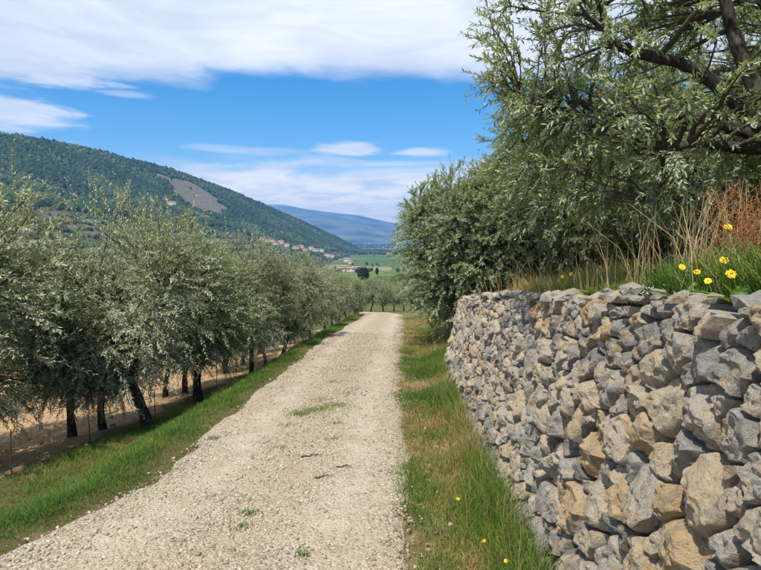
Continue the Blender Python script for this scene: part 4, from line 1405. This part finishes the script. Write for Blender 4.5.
s = 0.006 + 0.035 * r.uniform(0, 1, n) ** 5
o = obj('orchard_stones', pebbles('orchard_stones', np.stack([x, y, gz(x, y) + s * 0.2], -1), s, np.clip(r.normal(0.3, 0.15, n), 0, 0.8), r))
tag(o, 'small pale stones lying on the tan orchard soil', 'stones', kind='stuff')
n = 420
y = 1.6 + 9 * r.uniform(0, 1, n) ** 1.4; x = road_r(y) + r.uniform(-0.05, 0.6, n)
s = 0.005 + 0.018 * r.uniform(0, 1, n) ** 4
o = obj('verge_stones', pebbles('verge_stones', np.stack([x, y, gz(x, y) + s * 0.2], -1), s, np.clip(r.normal(0.3, 0.15, n), 0, 1), r))
tag(o, 'small pale stones lying in the grass verge under the wall', 'stones', kind='stuff')

# ================================================================== SMALL THINGS
# --- rusty stakes along the orchard edge
def stake(px, py, h, tilt, label):
    p = hit_ground(px, py, gz, 1, 80)
    v, f = tube([(0, 0, -0.15), (0, 0, h * 0.5), (tilt * h, 0, h)], [0.008, 0.008, 0.008], 8)
    t = empty('metal_stake', tuple(p)); tag(t, label, 'stake', 'rusty stakes at the orchard edge')
    obj('rod', mesh_np('rod', v, f, [M['rust']], smooth_sh=True), t)
    parts = []
    for zz_ in (0.45, 0.7, 0.92):
        a = np.linspace(0, 2 * np.pi, 9)
        parts.append(tube(np.stack([0.011 * np.cos(a), 0.011 * np.sin(a), np.full(9, h * zz_)], -1), np.full(9, 0.0022), 5, False))
    v, f = merge(parts)
    obj('wire_tie', mesh_np('wire_tie', v, f, [M['rust']]), t)


for px, py, h, tl, lab in [(12, 475, 0.62, 0.03, 'thin rusty metal stake in the soil at the left picture edge'),
                           (90, 446, 0.55, -0.02, 'thin rusty metal stake left of the nearest leaning olive trunk'),
                           (155, 417, 0.55, 0.02, 'thin rusty metal stake just right of the nearest leaning olive trunk'),
                           (188, 405, 0.50, 0.0, 'thin rusty metal stake just left of the straight forked olive trunk'),
                           (217, 388, 0.55, 0.01, 'thin rusty metal stake between the second and third roadside olive trunks'),
                           (236, 379, 0.55, -0.02, 'thin rusty metal stake just left of the third roadside olive trunk')]:
    stake(px, py, h, tl, lab)

# --- twigs on the road
def twig(px, py, L, ang, label, seed):
    p = hit_ground(px, py, lambda a, b: gz(a, b) + 0.03, 1, 60); rr = np.random.default_rng(seed)
    t = empty('fallen_twig', (p[0], p[1], float(road_z(p[0], p[1])) + 0.010), ang); tag(t, label, 'twig', 'twigs lying on the road')
    pth = np.stack([np.linspace(-L / 2, L / 2, 8), rr.normal(0, 0.008, 8), 0.004 * np.sin(np.linspace(0, 9, 8))], -1)
    v, f = tube(pth, np.linspace(0.008, 0.003, 8), 6); obj('stick', mesh_np('stick', v, f, [M['dead_twig']], smooth_sh=True), t)
    for q, sgn in ((3, 1), (5, -1)):
        b = np.stack([pth[q], pth[q] + (0.03, sgn * 0.03, 0.003), pth[q] + (0.06, sgn * 0.045, 0.0)])
        v, f = tube(b, [0.004, 0.003, 0.002], 5); obj('side_shoot', mesh_np('side_shoot', v, f, [M['dead_twig']], smooth_sh=True), t)


twig(310, 457, 0.17, 0.5, 'longest dark twig lying on the gravel road below the weed patch', 1)
twig(342, 466, 0.11, 0.4, 'small dark twig on the gravel road, rightmost of the three', 2)
twig(322, 477, 0.12, 0.7, 'short dark twig on the gravel road, lowest of the three', 3)


# --- yellow flowers
def flower(p, h, rad, label, seed, lean=0.1, face=(-0.25, -0.7, 0.66)):
    rr = np.random.default_rng(seed)
    t = empty('yellow_flower', tuple(p)); tag(t, label, 'flower', 'yellow wild flowers')
    top = np.array([lean * h * rr.normal(), lean * h * rr.normal(), h])
    pth = bezier(np.array([0, 0, -0.03]), np.array([0, 0, h * 0.4]), top - np.array([0, 0, h * 0.3]), top, 8)
    v, f = tube(pth, np.linspace(0.0022, 0.0016, 8), 6); obj('stem', mesh_np('stem', v, f, [M['stem']], smooth_sh=True), t)
    n_ = nrm(np.array(face) + rr.normal(0, 0.15, 3)); a = nrm(np.cross(n_, [0.3, 0.2, 0.9])); b = np.cross(n_, a)
    V = []; F = []
    for ring, (cnt, rl, lift) in enumerate(((16, 1.0, 0.10), (13, 0.72, 0.30), (9, 0.45, 0.5))):
        for k in range(cnt):
            th = 2 * math.pi * k / cnt + ring * 0.2 + rr.normal(0, 0.05); d = a * math.cos(th) + b * math.sin(th); w = np.cross(n_, d)
            L_ = rad * rl * rr.uniform(0.88, 1.08); ww = rad * 0.17; o0 = len(V)
            V += [top + w * ww * 0.3, top - w * ww * 0.3, top + d * L_ * 0.6 + n_ * L_ * lift * 0.7 - w * ww, top + d * L_ * 0.6 + n_ * L_ * lift * 0.7 + w * ww,
                  top + d * L_ + n_ * L_ * lift * 0.8 - w * ww * 0.6, top + d * L_ + n_ * L_ * lift * 0.8 + w * ww * 0.6]
            F += [[o0, o0 + 1, o0 + 2, o0 + 3], [o0 + 3, o0 + 2, o0 + 4, o0 + 5]]
    hd = obj('flower_head', mesh_np('flower_head', np.array(V), np.array(F), [M['yellow']]), t)
    v = ICO_V * rad * 0.26 + top + n_ * rad * 0.22
    obj('flower_disc', mesh_np('flower_disc', v, ICO_F, [M['yellow_core']], smooth_sh=True), hd)
    v = ICO_V * np.array([0.2, 0.2, 0.28]) * rad + top - n_ * rad * 0.1
    obj('flower_base', mesh_np('flower_base', v, ICO_F, [M['stem']], smooth_sh=True), hd)


def terrace_flower(px, py, depth, rad, label, seed):
    q = at_depth(px, py, depth); z = float(terrace_z(q[0], q[1]))
    flower((q[0], q[1], z), max(q[2] - z, 0.05), rad, label, seed, 0.0)


terrace_flower(728, 227, 2.45, 0.017, 'topmost yellow flower on the terrace, among the rust brown weed stalks', 1)
terrace_flower(724, 260, 2.30, 0.018, 'yellow flower directly above the largest yellow flower near the wall top', 2)
terrace_flower(731, 274, 2.15, 0.020, 'largest yellow flower, lowest at the right above the wall', 3)
terrace_flower(682, 267, 2.55, 0.015, 'small yellow flower, leftmost of the four big ones above the wall', 4)
terrace_flower(697, 272, 2.45, 0.015, 'small yellow flower between the leftmost and the low one above the wall', 5)
terrace_flower(708, 281, 2.30, 0.015, 'low yellow flower closest to the wall top stones', 6)
terrace_flower(562, 277, 4.3, 0.014, 'tiny yellow flower on the golden grass, left one of the far pair', 7)
terrace_flower(571, 274, 4.3, 0.014, 'tiny yellow flower on the golden grass, right one of the far pair', 8)
for i, (px, py, lab) in enumerate([(458, 499, 'single yellow flower in the verge grass, farthest of the three below the wall'),
                                   (484, 541, 'middle yellow flower of the three in the verge below the wall'),
                                   (506, 561, 'nearest yellow flower in the verge at the bottom of the picture')]):
    hh = 0.10
    q = hit_ground(px, py, lambda a, b: gz(a, b) + hh, 1, 30)
    flower((q[0], q[1], float(gz(q[0], q[1]))), hh, 0.013, lab, 20 + i, 0.0, (-0.2, -0.5, 0.85))

# --- rust-brown weeds at the right end of the terrace
def dock(px, py, depth, h, label, seed):
    rr = np.random.default_rng(seed)
    q = at_depth(px, py, depth); z = float(terrace_z(q[0], q[1]))
    t = empty('rust_brown_weed', (q[0], q[1], z)); tag(t, label, 'weed', 'rust brown weeds on the terrace')
    stems = []; seeds = []
    for k in range(12):
        a = rr.uniform(0, 6.28); ln = h * rr.uniform(0.6, 1.0); sp_ = rr.uniform(0.05, 0.28)
        top = np.array([math.cos(a) * sp_ * ln, math.sin(a) * sp_ * ln, ln])
        pth = bezier(np.array([rr.normal(0, 0.012), rr.normal(0, 0.012), -0.03]), top * np.array([0.1, 0.1, 0.35]), top * np.array([0.5, 0.5, 0.75]), top, 8)
        stems.append(tube(pth, np.linspace(0.0022, 0.0009, 8), 5))
        for m_ in range(7):
            f0 = rr.uniform(0.35, 0.95); o0 = pth[min(int(f0 * 7), 6)]
            d = nrm(rr.normal(0, 1, 3) * np.array([1, 1, 0.3]) + np.array([0, 0, 0.9])); l_ = rr.uniform(0.05, 0.13)
            stems.append(tube(np.stack([o0, o0 + d * l_ * 0.5, o0 + d * l_ + np.array([0, 0, 0.01])]), [0.0011, 0.0009, 0.0006], 4, False))
            for _ in range(5):
                c = o0 + d * l_ * rr.uniform(0.25, 1.0) + rr.normal(0, 0.003, 3)
                seeds.append((ICO_V[:] * np.array([0.0024, 0.0024, 0.0032]) * rr.uniform(0.7, 1.3) + c, [ICO_F]))
    v, f = merge(stems); obj('stems', mesh_np('stems', v, f, [M['dock']], smooth_sh=True), t)
    v, f = merge(seeds); sd2 = obj('seed_heads', mesh_np('seed_heads', v, f, [M['dock']]), t); sd2['kind'] = 'stuff'


for i, (px, py, dp, h, lab) in enumerate([(748, 275, 2.35, 0.56, 'rust brown weed above the wall, nearest the right picture edge'),
                                          (738, 265, 2.7, 0.58, 'rust brown weed with branched stalks beside the topmost yellow flower'),
                                          (765, 262, 2.6, 0.60, 'rust brown weed half cut off by the right picture edge'),
                                          (716, 262, 3.1, 0.50, 'thin rust brown weed behind the bleached straw tuft')]):
    dock(px, py, dp, h, lab, 60 + i)

# --- small white flowers in the terrace grass
q = at_depth(650, 284, 2.75); rr = np.random.default_rng(5); parts = []; mi = []
for k in range(46):
    xx, yy = q[0] + rr.normal(0, 0.06), q[1] + rr.normal(0, 0.06); zz_ = float(terrace_z(xx, yy)) + rr.uniform(0.04, 0.12)
    tip = np.array([xx + rr.normal(0, 0.012), yy + rr.normal(0, 0.012), zz_])
    parts.append(tube(np.array([[xx, yy, zz_ - 0.11], (np.array([xx, yy, zz_ - 0.04]) + tip) / 2, tip]), [0.0008, 0.0007, 0.0006], 4, False))
    for _ in range(3):
        parts.append((ICO_V * np.array([0.0034, 0.0034, 0.0016]) * rr.uniform(0.7, 1.3) + tip + rr.normal(0, 0.004, 3), [ICO_F]))
v, f = merge(parts)
me = mesh_np('white_flowers', v, f, [M['white_petal'], M['stem']], mat_idx=np.concatenate([np.ones(len(f[0]), int), np.zeros(len(f[1]), int)]))
o = obj('white_flowers', me); tag(o, 'cluster of tiny white flowers above the wall edge', 'flowers', kind='stuff')


# --- leafy green weeds on the terrace edge (broad-leaf clumps)
def leafy_weed(p, n_, L_, label, seed):
    rr = np.random.default_rng(seed); t = empty('leafy_weed', tuple(p)); tag(t, label, 'weed', 'leafy weeds')
    for k in range(n_):
        a = rr.uniform(0, 6.28); l_ = L_ * rr.uniform(0.6, 1.1); el = rr.uniform(0.5, 1.2); w = l_ * 0.12
        d = np.array([math.cos(a) * math.cos(el), math.sin(a) * math.cos(el), math.sin(el)]); sd3 = np.array([-math.sin(a), math.cos(a), 0])
        s_ = np.array([0, 0.25, 0.5, 0.75, 1.0]); cen = d[None] * (s_ * l_)[:, None] - np.array([0, 0, 1.0]) * (0.35 * l_ * s_ ** 2)[:, None]
        wd = np.array([0.3, 0.9, 1.0, 0.7, 0.05]) * w
        V = np.stack([cen - sd3 * wd[:, None] + [0, 0, 0.004], cen - [0, 0, 0.002], cen + sd3 * wd[:, None] + [0, 0, 0.004]], 1).reshape(-1, 3)
        F = []
        for i in range(4):
            for j in range(2): F.append([i * 3 + j, i * 3 + j + 1, i * 3 + j + 4, i * 3 + j + 3])
        obj('leaf', mesh_np('leaf', V, np.array(F), [M['grass']], tone=np.full(15, np.clip(rr.normal(0.30, 0.07), 0, 0.5)), smooth_sh=True), t)


for i, (px, py, dp, n_, L_, lab) in enumerate([(640, 282, 2.9, 18, 0.22, 'leafy green weed beside the tiny white flowers above the wall'),
                                               (690, 285, 2.45, 20, 0.20, 'leafy green weed under the small yellow flowers above the wall'),
                                               (742, 287, 2.1, 20, 0.20, 'leafy green weed at the right edge above the wall'),
                                               (600, 285, 3.6, 18, 0.24, 'leafy green weed midway along the terrace edge above the wall')]):
    q = at_depth(px, py, dp); leafy_weed((q[0], q[1], float(terrace_z(q[0], q[1]))), n_, L_, lab, 80 + i)

# ================================================================== FAR BUILDINGS AND TREES
def house(p, w, d, h, rz, label, tower=False, group=None, name='house'):
    t = empty(name, tuple(p), rz); tag(t, label, 'house', group)
    def box(x0, x1, y0, y1, z0, z1):
        v = np.array([[x, y, z] for z in (z0, z1) for y in (y0, y1) for x in (x0, x1)], float)
        return v, [np.array([[0, 2, 3, 1], [4, 5, 7, 6], [0, 1, 5, 4], [2, 6, 7, 3], [0, 4, 6, 2], [1, 3, 7, 5]])]
    def gable(x0, x1, y0, y1, z0, zr):
        ym = (y0 + y1) / 2; e = 0.4
        v = np.array([[x0 - e, y0 - e, z0 - 0.15], [x1 + e, y0 - e, z0 - 0.15], [x1 + e, y1 + e, z0 - 0.15], [x0 - e, y1 + e, z0 - 0.15], [x0 - e, ym, zr], [x1 + e, ym, zr]], float)
        return v, [np.array([[0, 1, 5, 4], [2, 3, 4, 5], [0, 3, 2, 1]]), np.array([[0, 4, 3], [1, 2, 5]])]
    v, f = box(-w / 2, w / 2, -d / 2, d / 2, -4, h); obj('wall', mesh_np('house_wall', v, f, [M['wall_plaster']]), t)
    v, f = gable(-w / 2, w / 2, -d / 2, d / 2, h, h + d * 0.22); obj('roof', mesh_np('house_roof', v, f, [M['roof_tile']]), t)
    if tower:
        v, f = box(-w / 2 - 4.5, -w / 2 + 0.2, -2.4, 2.4, -4, h * 2.1); obj('tower', mesh_np('tower', v, f, [M['wall_plaster']]), t)
        v, f = gable(-w / 2 - 4.6, -w / 2 + 0.3, -2.5, 2.5, h * 2.1, h * 2.1 + 1.0); obj('tower_roof', mesh_np('tower_roof', v, f, [M['roof_tile']]), t)
    nw = max(2, int(w / 3.5))
    for k in range(nw):
        xk = -w / 2 + (k + 0.5) * w / nw
        for zk in ([1.2, 4.0] if h > 5.5 else [1.4]):
            v, f = box(xk - 0.5, xk + 0.5, -d / 2 - 0.05, -d / 2 + 0.1, zk, zk + 1.4); obj('window', mesh_np('window', v, f, [M['pane']]), t)


house(FARM, 15, 9, 7.5, 0.25, 'pale farmhouse with square tower standing on the wooded hill beside the bare slope', True, name='farmhouse')
rv = np.random.default_rng(3)
cnt = 0
for i, (px, py) in enumerate(sorted(vill)):
    p = hit_ground(px, py + 2.5, terrain, 450, 5000)
    if p is None: continue
    s = np.hypot(p[0], p[1]) / 1200.0
    house(p, rv.uniform(9, 14) * s, rv.uniform(7, 9) * s, rv.uniform(5, 7.5) * s ** 0.8, rv.uniform(-0.5, 0.6), 'pale house with clay roof, %s from the left in the hillside village' % ordn[i], group='village houses on the hillside')
for i, (px, py) in enumerate([(341, 270), (346, 268), (351, 270), (356, 269)]):
    p = hit_ground(px, py + 1.5, terrain, 200, 5000)
    s = min(1.0, np.hypot(p[0], p[1]) / 900.0)
    house(p, rv.uniform(10, 14) * s, 8 * s, 5 * s, rv.uniform(-0.3, 0.3), 'low pinkish farm building near the dark round tree, %s from the left' % ordn[i], group='farm buildings in the valley')


def far_tree(px, py, depth, w, h, label, name, seed):
    rr = np.random.default_rng(seed); q = at_depth(px, py, depth); z = float(gz(q[0], q[1]))
    t = empty(name, (q[0], q[1], z)); tag(t, label, 'tree')
    v, f = tube([(0, 0, -0.3), (0, 0, h * 0.35), (0.05, 0, h * 0.75)], [0.05 * w, 0.04 * w, 0.02 * w], 8); obj('trunk', mesh_np('far_trunk', v, f, [M['bark']]), t)
    n_ = 900; d = nrm(rr.normal(size=(n_, 3))); qd = rr.uniform(0.55, 1.0, n_)[:, None]
    P_ = d * qd * np.array([w / 2, w / 2, h * 0.47]) + np.array([0, 0, h * 0.53])
    sc2 = w * 0.055
    me_ = blobs('far_crown', P_, rr.uniform(0.6, 1.3, n_) * sc2, rr.uniform(0.6, 1.3, n_) * sc2, np.clip(rr.normal(0.10, 0.1, n_), 0, 1), M['forest'], seed=seed)
    c_ = obj('crown', me_, t); c_['kind'] = 'stuff'


far_tree(363.5, 276, 300, 6.2, 8.2, 'dark round-topped evergreen tree standing alone in the valley beyond the olives', 'evergreen_tree', 1)
far_tree(337.5, 271, 420, 2.4, 6.0, 'slim dark cypress left of the farm buildings in the valley', 'cypress_tree', 2)
far_tree(377, 272, 420, 2.6, 5.5, 'slim dark cypress right of the dark round tree in the valley', 'cypress_tree', 3)

# vine rows on the slope beyond the olives
VP = []
for k in range(16):
    yy = 118 + k * 9.0
    for xx in np.arange(-60, 30, 0.8):
        VP.append((xx + rng.normal(0, 0.2), yy + xx * 0.08 + rng.normal(0, 0.2)))
VP = np.array(VP)
o = obj('vineyard', blobs('vineyard', np.stack([VP[:, 0], VP[:, 1], gz(VP[:, 0], VP[:, 1]) + 0.9], -1), rng.uniform(0.45, 0.8, len(VP)), rng.uniform(0.7, 1.1, len(VP)),
                          np.clip(rng.normal(0.85, 0.12, len(VP)), 0, 1), M['forest'], seed=8))
tag(o, 'rows of light green vines on the slope beyond the olive trees', 'vineyard', kind='stuff')

# ------------------------------------------------------------------ haze
hm = bpy.data.materials.new('haze'); hm.use_nodes = True
w = NT(hm.node_tree); w.n.clear(); out = w.new('ShaderNodeOutputMaterial')
pv = w.new('ShaderNodeVolumePrincipled'); pv.inputs['Color'].default_value = (0.20, 0.50, 1.0, 1); pv.inputs['Density'].default_value = 0.00013
pv.inputs['Anisotropy'].default_value = 0.0
w.l.new(pv.outputs[0], out.inputs['Volume'])
hv = np.array([[x, y, z] for z in (-80, 660) for y in (-400, 12500) for x in (-15000, 15000)], float)
hz = obj('haze', mesh_np('haze', hv, np.array([[0, 2, 3, 1], [4, 5, 7, 6], [0, 1, 5, 4], [2, 6, 7, 3], [0, 4, 6, 2], [1, 3, 7, 5]]), [hm]))
tag(hz, 'thin blue haze filling the valley air', 'haze', kind='stuff')
